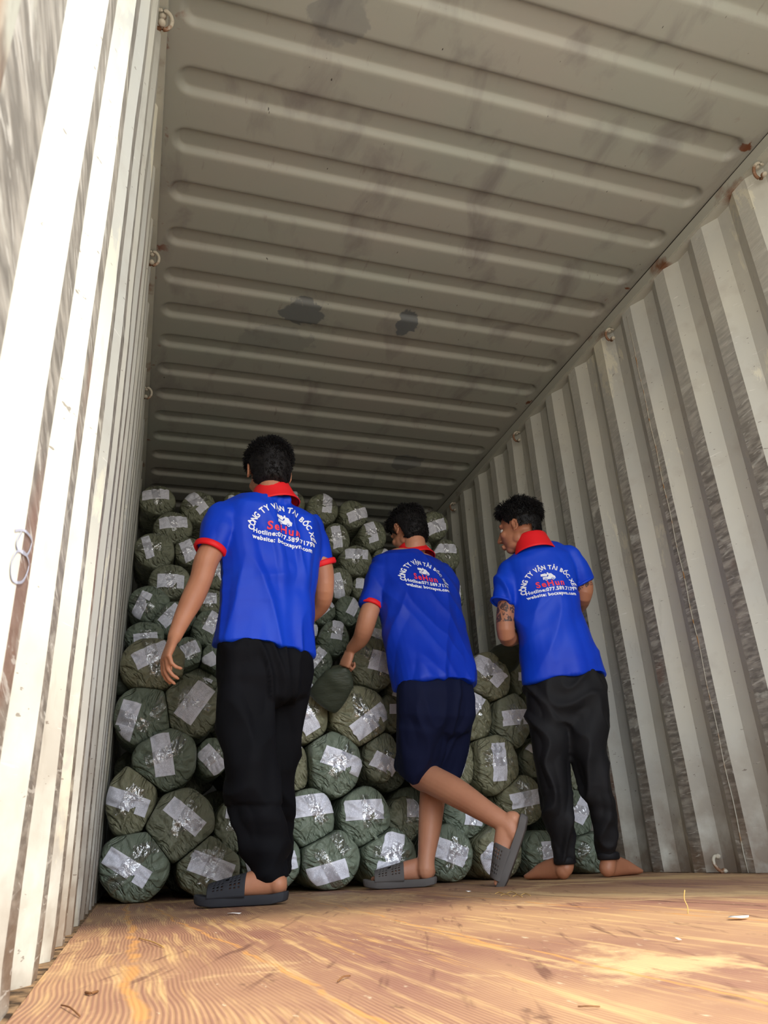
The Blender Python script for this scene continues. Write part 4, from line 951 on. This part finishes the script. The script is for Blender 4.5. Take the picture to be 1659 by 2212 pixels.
def person(spec):
    p = spec; t = empty('person', p['base'], p['label'], 'person')
    root = p['base']
    def rel(o):
        o.matrix_parent_inverse = Matrix.Translation(-root); return o
    # body: one continuous surface
    bm = bmesh.new(); F = frame(p['face'], p['up']); c = p['head']; T = head_shapes(bm, c, F)
    nb = p['neck']; limb(bm, smooth_pts([(T(0, -0.022, -0.045), 0.054), (T(0, -0.03, -0.085).lerp(nb, 0.4), 0.054), (nb, 0.060), (nb.lerp(p['chest'], 0.35), 0.07)], 3), 20)
    tor = stations(p['torso']); loft(bm, [(q[0], q[1]*0.86, q[2]*0.84, q[3]) for q in tor[1:]], 24, 2.2)
    for arm in p['arms']: q_ = list(arm['pts']); q_[0] = (q_[0][0].lerp(p['chest'], 0.22), 0.044); limb(bm, smooth_pts(q_, 4), 18)
    for arm in p['arms']: hand_shapes(bm, **arm['hand'])
    for leg in p['legs']: limb(bm, smooth_pts([(a, r*p.get('slim', 1)) for a, r in leg['pts']], 4), 20)
    for leg in p['legs']: foot_shapes(bm, *leg['foot'], inner=leg['inner'])
    me = remeshed(bm, 0.0042, 3)
    body = rel(link('body', me, [M[p['skin']]]+([M['tattoo']] if p.get('tattoo') else []), t))
    if p.get('tattoo'):
        mi = [0]*len(me.polygons)
        for a, b, r in p['tattoo']:
            ax = (b-a); L = ax.length; ax.normalize()
            for q in me.polygons:
                h = (q.center-a).dot(ax)
                if -0.004 < h < L and ((q.center-a)-ax*h).length < r: mi[q.index] = 1
        me.polygons.foreach_set('material_index', mi)
    for o in [o for o in (hair(t, c, F, **p['hair']),)]: rel(o)
    k0 = len(col.objects); eyes(t, c, F)
    for o in t.children:
        if o.name.startswith('eye'): rel(o)
    # shirt
    bm = bmesh.new(); loft(bm, tor, 32, 2.35)
    for a, b, ra, rb in p['sleeves']: sleeve(bm, a, b, ra, rb)
    for q in p.get('bulk', []): sphere(bm, q[0], q[1])
    me = remeshed(bm, 0.0062, 5)
    displace(me, p['folds']); shirt = rel(link('shirt', me, M[p['shirt']], t))
    put_print(shirt, *p['print'], p['shirt'], p.get('k', 0.93))
    for a, b, ra, rb in p['sleeves']:
        ax = (b-a).normalized(); w = 0.024 if p['cuff'] == 'red' else 0.012
        rel(band('sleeve_cuff', t, b-ax*w*0.30, ax, V((1, 0, 0)), rb*1.03, rb*0.99, w, M['red'] if p['cuff'] == 'red' else M[p['shirt']]))
    rel(collar(t, *p['collar'], M['red'], lift=p.get('lift', 0.014)))
    hm = tor[-1]; ax = (tor[-1][0]-tor[-3][0])
    # trousers
    bm = bmesh.new()
    hips = stations(p['hips']); loft(bm, hips, 28, 2.3)
    for lg in p['trousers']: loft(bm, stations(lg), 24, 2.15)
    me = remeshed(bm, 0.0075, 5); displace(me, p['tfolds'])
    rel(link(p['tname'], me, M[p['tmat']], t))
    bv = BVHTree.FromPolygons([v.co for v in me.vertices], [tuple(q.vertices) for q in me.polygons])
    zlo, zhi = p['cover']
    for v in body.data.vertices:
        if zlo < v.co.z < zhi:
            h, n_, _, dd = bv.find_nearest(v.co)
            if h is not None and dd < 0.07 and (v.co-h).dot(n_) > -0.007: v.co = h-n_*0.007
    for q in p.get('ankle_cuffs', []): rel(band('ankle_cuff', t, q[0], q[1], V((1, 0, 0)), q[2], q[2]*0.95, q[3], M[p['tmat']], 0.006))
    for lg in p['legs']:
        if lg.get('sandal'):
            o = sandal(t, *lg['foot'][:3], 0.262, M[lg['sandal']], inner=lg['inner']); rel(o)
    return t
Z = V((0, 0, 1))

# --- left worker
h1 = at(579, 1024, 2.74); nb = at(590, 1074, 2.72); fwd1 = V((-0.34, 0.94, 0))
shL = at(478, 1128, 2.66); shR = at(675, 1142, 2.82)
wL = at(376, 1378, 2.62); elL = at(434, 1252, 2.66); elR = at(700, 1275, 2.86); wR = at(655, 1345, 3.02)
heel1 = at(607, 1948, 2.74); heel1.z = 0.026
heel1b = at(597, 1930, 3.16); heel1b.z = 0.0
def p1extra(c, n):
    return 0.0
person(dict(
    base=V((heel1.x, heel1.y, 0)), label='man in a royal blue shirt and long black trousers, tallest and furthest left, arm hanging',
    slim=0.86, lift=0.004, skin='skin1', head=h1, neck=nb, chest=at(585, 1150, 2.76), face=V((-0.12, 0.95, -0.22)), up=V((0.02, 0.2, 1)),
    torso=[((552, 1078), (628, 1082), 2.70, 2.76, 0.06), ((520, 1084), (655, 1096), 2.69, 2.78, 0.080), ((484, 1099), (680, 1124), 2.67, 2.80, 0.105),
           ((468, 1130), (689, 1165), 2.67, 2.82, 0.120), ((474, 1190), (684, 1215), 2.67, 2.82, 0.125), ((483, 1250), (678, 1272), 2.67, 2.82, 0.122),
           ((478, 1320), (671, 1335), 2.67, 2.82, 0.122), ((469, 1375), (668, 1388), 2.67, 2.82, 0.128), ((464, 1401), (668, 1417), 2.67, 2.82, 0.130)],
    bulk=[(at(590, 1091, 2.72), (0.082, 0.084, 0.040))],
    sleeves=[(at(484, 1122, 2.67), at(453, 1190, 2.655), 0.068, 0.056), (at(672, 1146, 2.82), at(697, 1222, 2.85), 0.064, 0.053)],
    arms=[dict(pts=[(shL, 0.055), (at(452, 1198, 2.655), 0.045), (elL, 0.0405), (at(415, 1295, 2.65), 0.040), (at(395, 1335, 2.64), 0.032), (wL, 0.0235)],
               hand=dict(w=wL, d=at(357, 1424, 2.60)-wL, n=V((0.9, 0.25, -0.25)), s=V((0.3, 0.9, 0)), curls=[0.42, 0.45, 0.50, 0.6], thumb=0.45, size=0.96)),
          dict(pts=[(shR, 0.052), (at(694, 1215, 2.84), 0.043), (elR, 0.039), (at(690, 1310, 2.93), 0.036), (wR, 0.025)],
               hand=dict(w=wR, d=V((-0.5, 0.6, -0.4)), n=V((-0.7, -0.2, -0.5)), s=V((-0.2, 0.4, 0.8)), curls=[0.5, 0.55, 0.6, 0.65], thumb=0.5, size=0.96))],
    legs=[dict(pts=[(at(525, 1440, 2.74), 0.09), (at(530, 1530, 2.73), 0.078), (at(535, 1640, 2.70), 0.058), (at(560, 1740, 2.74), 0.052), (at(595, 1860, 2.765), 0.037), (at(600, 1918, 2.765), 0.036)],
               foot=(heel1, V((-0.93, 0.30, 0)), Z), inner=1, sandal='sandal_dark'),
          dict(pts=[(at(610, 1440, 2.84), 0.085), (at(608, 1530, 2.88), 0.074), (at(598, 1640, 2.9), 0.056), (at(595, 1740, 3.02), 0.050), (at(597, 1860, 3.16), 0.036), (heel1b+Z*0.05+V((0, 0.02, 0)), 0.034)],
               foot=(heel1b+Z*0.026, V((-0.35, 0.93, 0)), Z), inner=-1, sandal='sandal_dark')],
    folds=fold_fn(1, 0.0065, (1.0, 0.6, 0.28), 7.5, extra=lambda c, n: 0.0075*max(0, 1-abs(c.z-1.06)/0.16)*(1-2.4*abs(noise.noise(V((c.x*3.5+2, c.y*2, c.z*13))))) if c.z < 1.25 else 0),
    shirt='blue', cuff='red',
    k=0.96, print=(at(602, 1174, 2.68), V((0.935, 0.345, -0.075)).normalized(), V((0.02, 0.12, 1)).normalized(), V((-0.22, 0.97, 0.0)).normalized()),
    collar=(at(553, 1073, 2.70), at(626, 1078, 2.75), V((-0.03, 0.12, 1)), V((-0.3, 0.95, 0))),
    hair=dict(seed=3, length=0.030, spiky=0.75, top=0.004, low=-0.088),
    hips=[((472, 1385), (662, 1392), 2.68, 2.82, 0.105), ((468, 1420), (664, 1424), 2.68, 2.82, 0.118), ((469, 1465), (660, 1465), 2.68, 2.83, 0.118), ((474, 1500), (655, 1500), 2.69, 2.84, 0.10), ((500, 1525), (630, 1525), 2.71, 2.85, 0.05)],
    trousers=[[((468, 1440), (582, 1440), 2.70, 2.76, 0.095), ((470, 1500), (582, 1500), 2.69, 2.76, 0.094), ((477, 1580), (580, 1580), 2.69, 2.75, 0.086), ((485, 1650), (584, 1650), 2.67, 2.73, 0.080), ((498, 1730), (602, 1730), 2.70, 2.76, 0.078), ((516, 1800), (618, 1800), 2.73, 2.78, 0.076), ((536, 1850), (623, 1850), 2.75, 2.79, 0.070), ((556, 1885), (624, 1885), 2.75, 2.79, 0.058), ((563, 1904), (622, 1904), 2.75, 2.79, 0.050)],
              [((570, 1440), (663, 1440), 2.80, 2.86, 0.092), ((574, 1500), (657, 1500), 2.83, 2.89, 0.090), ((566, 1580), (646, 1580), 2.87, 2.93, 0.080), ((560, 1650), (637, 1650), 2.9, 2.95, 0.074), ((558, 1730), (630, 1730), 2.98, 3.04, 0.070), ((560, 1800), (626, 1800), 3.08, 3.12, 0.066), ((568, 1850), (622, 1850), 3.14, 3.18, 0.056), ((572, 1885), (620, 1885), 3.15, 3.19, 0.050)]],
    cover=(0.14, 1.06), tname='trousers', tmat='black', tfolds=fold_fn(2, 0.008, (1, 0.8, 0.42), 7.0, extra=lambda c, n: 0.010*noise.noise(V((c.x*6, c.y*6, c.z*22))) if c.z < 0.30 else 0)))

# --- middle worker
h2 = at(881, 1150, 3.36); nb = at(892, 1196, 3.33)
shL = at(820, 1235, 3.28); shR = at(960, 1235, 3.40); wL = at(759, 1402, 3.40); elL = at(789, 1352, 3.26)
hs = at(932, 1906, 3.28); hs.z = 0.026
hr = at(1128, 1772, 2.86); tr_ = at(1082, 1905, 2.93)
dr = (tr_-hr)
person(dict(
    base=V((hs.x, hs.y, 0)), label='man bending forward in a blue shirt and navy shorts, heel lifted, between the two others',
    lift=0.012, skin='skin2', head=h2, neck=nb, chest=at(893, 1260, 3.32), face=V((-0.34, 0.88, -0.45)), up=V((-0.12, 0.45, 1)),
    torso=[((862, 1190), (922, 1194), 3.31, 3.36, 0.06), ((838, 1200), (945, 1206), 3.30, 3.38, 0.085), ((814, 1218), (966, 1228), 3.27, 3.40, 0.105),
           ((812, 1250), (977, 1252), 3.25, 3.39, 0.118), ((824, 1300), (984, 1300), 3.21, 3.35, 0.124), ((839, 1360), (995, 1360), 3.17, 3.30, 0.122),
           ((849, 1420), (1006, 1420), 3.12, 3.25, 0.122), ((858, 1466), (1013, 1462), 3.09, 3.22, 0.125), ((862, 1490), (1017, 1480), 3.09, 3.21, 0.127)],
    bulk=[(at(892, 1206, 3.33), (0.078, 0.072, 0.036))],
    sleeves=[(at(826, 1238, 3.27), at(801, 1311, 3.245), 0.066, 0.052), (at(955, 1238, 3.40), at(968, 1300, 3.5), 0.058, 0.05)],
    arms=[dict(pts=[(shL, 0.054), (at(802, 1312, 3.245), 0.044), (elL, 0.043), (at(779, 1380, 3.32), 0.038), (wL, 0.027)],
               hand=dict(w=wL, d=at(744, 1438, 3.42)-wL, n=V((0.35, 0.5, -0.8)), s=V((0.6, 0.3, 0.3)), curls=[(1.2, 1.5, 0.9), (1.2, 1.5, 0.9), (1.25, 1.5, 0.9), (1.3, 1.5, 0.9)], thumb=0.9, size=0.95)),
          dict(pts=[(shR, 0.05), (at(958, 1300, 3.5), 0.042), (at(940, 1345, 3.52), 0.038), (at(915, 1375, 3.48), 0.03), (at(895, 1400, 3.44), 0.025)],
               hand=dict(w=at(895, 1400, 3.44), d=V((-0.8, -0.1, -0.35)), n=V((-0.5, 0.1, -0.8)), s=V((-0.2, 0.9, 0.1)), curls=[0.5, 0.5, 0.55, 0.6], thumb=0.4, size=0.95))],
    legs=[dict(pts=[(at(905, 1500, 3.14), 0.088), (at(902, 1590, 3.22), 0.076), (at(905, 1668, 3.28), 0.060), (at(932, 1684, 3.20), 0.060), (at(985, 1712, 3.08), 0.057), (at(1045, 1750, 2.96), 0.044), (at(1096, 1782, 2.89), 0.036), (at(1108, 1800, 2.88), 0.036)],
               foot=(hr, dr, V((-0.85, 0.5, 0.35))), inner=-1, sandal='sandal_grey'),
          dict(pts=[(at(965, 1500, 3.2), 0.085), (at(950, 1600, 3.27), 0.072), (at(938, 1680, 3.32), 0.058), (at(933, 1735, 3.31), 0.055), (at(928, 1790, 3.29), 0.048), (at(921, 1850, 3.275), 0.036), (at(920, 1880, 3.27), 0.038)],
               foot=(hs, V((-0.93, 0.32, 0)), Z), inner=1, sandal='sandal_grey')],
    folds=fold_fn(5, 0.006, (0.9, 0.6, 0.35), 7.0, extra=lambda c, n: 0.008*(1-2.6*abs(noise.noise(V(((c.x+c.z*0.75)*9, c.y*2, (c.z-c.x)*1.6)))))*max(0, min(1, (1.42-c.z)/0.2))),
    shirt='blue2', cuff='red',
    k=0.90, print=(at(915, 1268, 3.2), V((0.95, 0.30, -0.03)).normalized(), V((-0.10, 0.25, 1)).normalized(), V((-0.20, 0.98, 0.0)).normalized(), ),
    collar=(at(864, 1198, 3.32), at(922, 1202, 3.38), V((-0.1, 0.35, 1)), V((-0.35, 0.9, 0))),
    hair=dict(seed=8, length=0.034, spiky=0.28, top=0.004, low=-0.092),
    hips=[((866, 1470), (1010, 1465), 3.10, 3.21, 0.105), ((862, 1505), (1013, 1500), 3.09, 3.21, 0.118), ((861, 1545), (1012, 1540), 3.10, 3.22, 0.115), ((864, 1575), (1006, 1570), 3.12, 3.24, 0.09), ((890, 1592), (975, 1590), 3.16, 3.24, 0.05)],
    trousers=[[((861, 1520), (958, 1520), 3.10, 3.17, 0.095), ((860, 1570), (956, 1570), 3.12, 3.19, 0.094), ((860, 1620), (948, 1622), 3.17, 3.24, 0.09), ((860, 1650), (938, 1655), 3.21, 3.27, 0.084), ((862, 1664), (934, 1668), 3.23, 3.29, 0.080)],
              [((925, 1520), (1013, 1520), 3.18, 3.24, 0.092), ((928, 1570), (1007, 1570), 3.22, 3.28, 0.088), ((926, 1620), (998, 1620), 3.26, 3.31, 0.082), ((922, 1655), (988, 1655), 3.29, 3.34, 0.078), ((922, 1672), (984, 1672), 3.30, 3.35, 0.075)]],
    cover=(0.62, 0.98), tname='shorts', tmat='navy', tfolds=fold_fn(6, 0.007, (1, 0.8, 0.45), 7.0)))

# --- right worker
h3 = at(1120, 1143, 3.06); nb = at(1150, 1180, 3.03)
shL = at(1100, 1232, 3.10); shR = at(1232, 1205, 2.98); elL = at(1094, 1372, 3.10); elR = at(1260, 1288, 3.0)
g1 = at(1222, 1893, 3.12); g1.z = 0; g2 = at(1310, 1893, 3.06); g2.z = 0
person(dict(
    base=V(((g1.x+g2.x)/2, (g1.y+g2.y)/2, 0)), label='barefoot man in a blue shirt and black cuffed trousers, tattooed arm, head turned left',
    slim=0.92, skin='skin3', head=h3, neck=nb, chest=at(1170, 1250, 3.06), face=V((-0.66, 0.74, -0.12)), up=V((-0.08, 0.1, 1)),
    torso=[((1126, 1184), (1184, 1170), 3.04, 3.00, 0.06), ((1110, 1198), (1205, 1174), 3.07, 2.98, 0.085), ((1092, 1220), (1232, 1186), 3.10, 2.98, 0.102),
           ((1090, 1252), (1245, 1217), 3.11, 2.98, 0.115), ((1104, 1300), (1248, 1265), 3.11, 2.98, 0.120), ((1112, 1345), (1262, 1320), 3.11, 2.98, 0.120),
           ((1119, 1400), (1281, 1384), 3.11, 2.98, 0.122), ((1126, 1455), (1298, 1428), 3.11, 2.98, 0.126), ((1131, 1488), (1305, 1452), 3.11, 2.98, 0.130)],
    sleeves=[(at(1104, 1238, 3.09), at(1086, 1304, 3.09), 0.066, 0.055), (at(1228, 1206, 2.99), at(1260, 1260, 3.0), 0.062, 0.052)],
    arms=[dict(pts=[(shL, 0.054), (at(1094, 1310, 3.09), 0.0425), (elL, 0.042), (at(1112, 1376, 3.2), 0.038), (at(1140, 1372, 3.33), 0.026)],
               hand=dict(w=at(1140, 1372, 3.33), d=V((0.6, 0.75, -0.2)), n=V((0.3, 0.1, -0.9)), s=V((-0.5, 0.7, 0.3)), curls=[0.6, 0.6, 0.65, 0.7], thumb=0.5, size=0.95)),
          dict(pts=[(shR, 0.052), (at(1260, 1258, 3.0), 0.041), (elR, 0.038), (at(1250, 1310, 3.12), 0.034), (at(1225, 1335, 3.25), 0.025)],
               hand=dict(w=at(1225, 1335, 3.25), d=V((-0.55, 0.75, -0.3)), n=V((-0.3, 0.1, -0.9)), s=V((-0.5, -0.7, 0.3)), curls=[0.6, 0.6, 0.65, 0.7], thumb=0.5, size=0.95))],
    tattoo=[(at(1087, 1296, 3.09), at(1093, 1346, 3.10), 0.06), (at(1250, 1250, 3.0), at(1262, 1272, 3.0), 0.06)],
    legs=[dict(pts=[(at(1185, 1500, 3.06), 0.085), (at(1186, 1600, 3.06), 0.072), (at(1190, 1660, 3.05), 0.055), (at(1205, 1740, 3.08), 0.050), (at(1222, 1850, 3.12), 0.036), (at(1222, 1875, 3.12), 0.034)],
               foot=(g1, V((-0.30, 0.95, 0)), Z), inner=1),
          dict(pts=[(at(1262, 1490, 3.0), 0.085), (at(1268, 1600, 3.0), 0.072), (at(1274, 1660, 2.99), 0.055), (at(1292, 1740, 3.02), 0.050), (at(1312, 1850, 3.06), 0.036), (at(1314, 1872, 3.06), 0.034)],
               foot=(g2, V((0.93, 0.36, 0)), Z), inner=-1)],
    folds=fold_fn(11, 0.006, (0.9, 0.6, 0.35), 7.0, extra=lambda c, n: 0.008*(1-2.4*abs(noise.noise(V(((c.x-c.z*0.8)*7, c.y*2, (c.z+c.x)*1.8)))))*max(0, min(1, (1.35-c.z)/0.2))),
    shirt='blue', cuff='plain',
    k=0.86, print=(at(1190, 1280, 2.95), V((0.96, -0.27, 0.05)).normalized(), V((-0.12, 0.12, 1)).normalized(), V((0.20, 0.98, 0)).normalized()),
    collar=(at(1128, 1186, 3.05), at(1178, 1176, 3.0), V((-0.12, 0.15, 1)), V((-0.2, 0.95, 0))),
    hair=dict(seed=15, length=0.044, spiky=0.35, undercut=True, top=0.012, low=-0.062),
    hips=[((1138, 1462), (1298, 1438), 3.10, 2.98, 0.105), ((1133, 1500), (1305, 1480), 3.11, 2.98, 0.118), ((1134, 1545), (1308, 1530), 3.11, 2.98, 0.115), ((1140, 1570), (1306, 1560), 3.10, 2.98, 0.09), ((1170, 1590), (1275, 1586), 3.08, 3.0, 0.05)],
    trousers=[[((1134, 1520), (1230, 1515), 3.10, 3.03, 0.094), ((1138, 1570), (1230, 1568), 3.10, 3.03, 0.092), ((1147, 1640), (1229, 1640), 3.09, 3.03, 0.084), ((1162, 1710), (1234, 1710), 3.09, 3.04, 0.076), ((1176, 1775), (1242, 1775), 3.11, 3.06, 0.070), ((1188, 1830), (1244, 1830), 3.14, 3.10, 0.060), ((1197, 1852), (1242, 1852), 3.14, 3.10, 0.050), ((1202, 1864), (1238, 1864), 3.14, 3.10, 0.042)],
              [((1218, 1505), (1306, 1500), 3.03, 2.97, 0.094), ((1222, 1570), (1309, 1565), 3.03, 2.97, 0.092), ((1236, 1640), (1310, 1640), 3.02, 2.97, 0.082), ((1254, 1710), (1320, 1710), 3.03, 2.98, 0.074), ((1272, 1775), (1330, 1775), 3.05, 3.01, 0.068), ((1285, 1825), (1337, 1825), 3.08, 3.04, 0.060), ((1291, 1843), (1336, 1843), 3.08, 3.04, 0.050), ((1295, 1854), (1334, 1854), 3.08, 3.04, 0.042)]],
    cover=(0.13, 1.02), tname='trousers', tmat='char', tfolds=fold_fn(12, 0.008, (1, 0.8, 0.6), 8.0, extra=lambda c, n: 0.006*noise.noise(V((c.x*8, c.y*8, c.z*24))) if c.z < 0.35 else 0),
    ankle_cuffs=[(at(1220, 1859, 3.12), Z, 0.040, 0.030), (at(1314, 1849, 3.06), Z, 0.041, 0.030)]))

# ------------------------------------------------------------------ litter on the floor
def floor_at(px, py):
    d = CF + CR*((px-829.5)/FPX) - CU*((py-1106)/FPX); return CAM + d*(-CAM.z/d.z)
def scrap(px, py, w, label):
    c = floor_at(px, py); rnd = random.Random(px); bm = bmesh.new(); n = 7; top = []
    vs = [bm.verts.new((w*math.cos(2*math.pi*i/n)*rnd.uniform(0.6, 1.1), w*0.6*math.sin(2*math.pi*i/n)*rnd.uniform(0.6, 1.1), 0.001+0.004*rnd.random())) for i in range(n)]
    cc = bm.verts.new((0, 0, 0.004))
    for i in range(n): bm.faces.new((vs[i], vs[(i+1) % n], cc))
    o = obj('paper_scrap', bm, M['scrap']); o.location = (c.x, c.y, 0.0005); tag(o, label, 'scrap', 'paper scraps on the floor')
    s_ = o.modifiers.new('t', 'SOLIDIFY'); s_.thickness = 0.0008; s_.offset = 1
scrap(1597, 1987, 0.022, 'white paper scrap at the right, the largest on the floor')
scrap(1466, 2035, 0.006, 'tiny white crumb of paper in the sunlit floor at the right')
scrap(506, 1976, 0.020, 'flat white scrap in front of the sandal of the left worker')
scrap(1012, 1928, 0.012, 'white scrap behind the lifted foot near the heap')
def twig(pts, r, label, mat='straw', name='straw', grp='bits of straw on the floor'):
    bm = bmesh.new(); q = smooth_pts([(p, r) for p in pts], 4); limb(bm, q, 6)
    o = obj(name, bm, M[mat]); tag(o, label, 'straw', grp); return o
def fl(px, py, z=0.002): p = floor_at(px, py); p.z = z; return p
twig([fl(300, 2029), fl(330, 2040, 0.004), fl(354, 2049)], 0.0010, 'pale straw lying on the sunlit floor near the left wall')
twig([fl(132, 2176), fl(150, 2186, 0.004), fl(172, 2200)], 0.0008, 'brown bent twig at the bottom left corner of the floor', 'splinter')
twig([fl(0, 2125), fl(22, 2140, 0.003), fl(60, 2132)], 0.0006, 'thin dark wire like stem at the foot of the left wall', 'splinter')
twig([fl(730, 2124), fl(742, 2118, 0.004), fl(756, 2112, 0.002)], 0.0010, 'brown husk in the centre of the sunlit floor', 'splinter')
twig([fl(185, 2148), fl(196, 2152, 0.003), fl(210, 2146)], 0.0016, 'dark leaf bit on the floor beside the left wall', 'splinter')
twig([fl(1250, 2180), fl(1274, 2182, 0.003), fl(1296, 2180)], 0.0006, 'thin curled fibre on the floor at the lower right', 'splinter')
b = fl(1486, 1974, 0.0); twig([b, b+V((0.002, 0, 0.012)), b+V((0.0, 0.003, 0.026)), b+V((0.004, 0.002, 0.040))], 0.0011, 'brown wood splinter standing up from the floor at the right', 'straw', 'splinter', None)
for (x, y), w_ in zip(((1070, 1932), (1082, 1936), (1096, 1931), (1108, 1938), (1126, 1935)), ('leftmost', 'second from the left', 'middle', 'second from the right', 'rightmost')):
    twig([fl(x, y), fl(x+9, y-1, 0.005), fl(x+20, y+1)], 0.0011, 'short straw, %s of the five near the tip of the lifted sandal' % w_)
# long splits along the plywood joints
def crack(a, b, w, k):
    A, B = fl(*a, 0.0), fl(*b, 0.0); n = 40; vs = []
    s = (B-A).normalized().cross(Z)
    for i in range(n+1):
        p = A.lerp(B, i/n)+s*(0.006*noise.noise(V((i*0.35, k, 0)))); ww = w*(0.5+abs(noise.noise(V((i*0.8, 5, k)))))
        vs += [p+s*ww+Z*0.0008, p-s*ww+Z*0.0008]
    o = struct(link('trim_%d' % k, mesh('c', vs, [(2*i, 2*i+1, 2*i+3, 2*i+2) for i in range(n)]), M['gap'], smooth=False))
crack((960, 1924), (1659, 1958), 0.0022, 40)
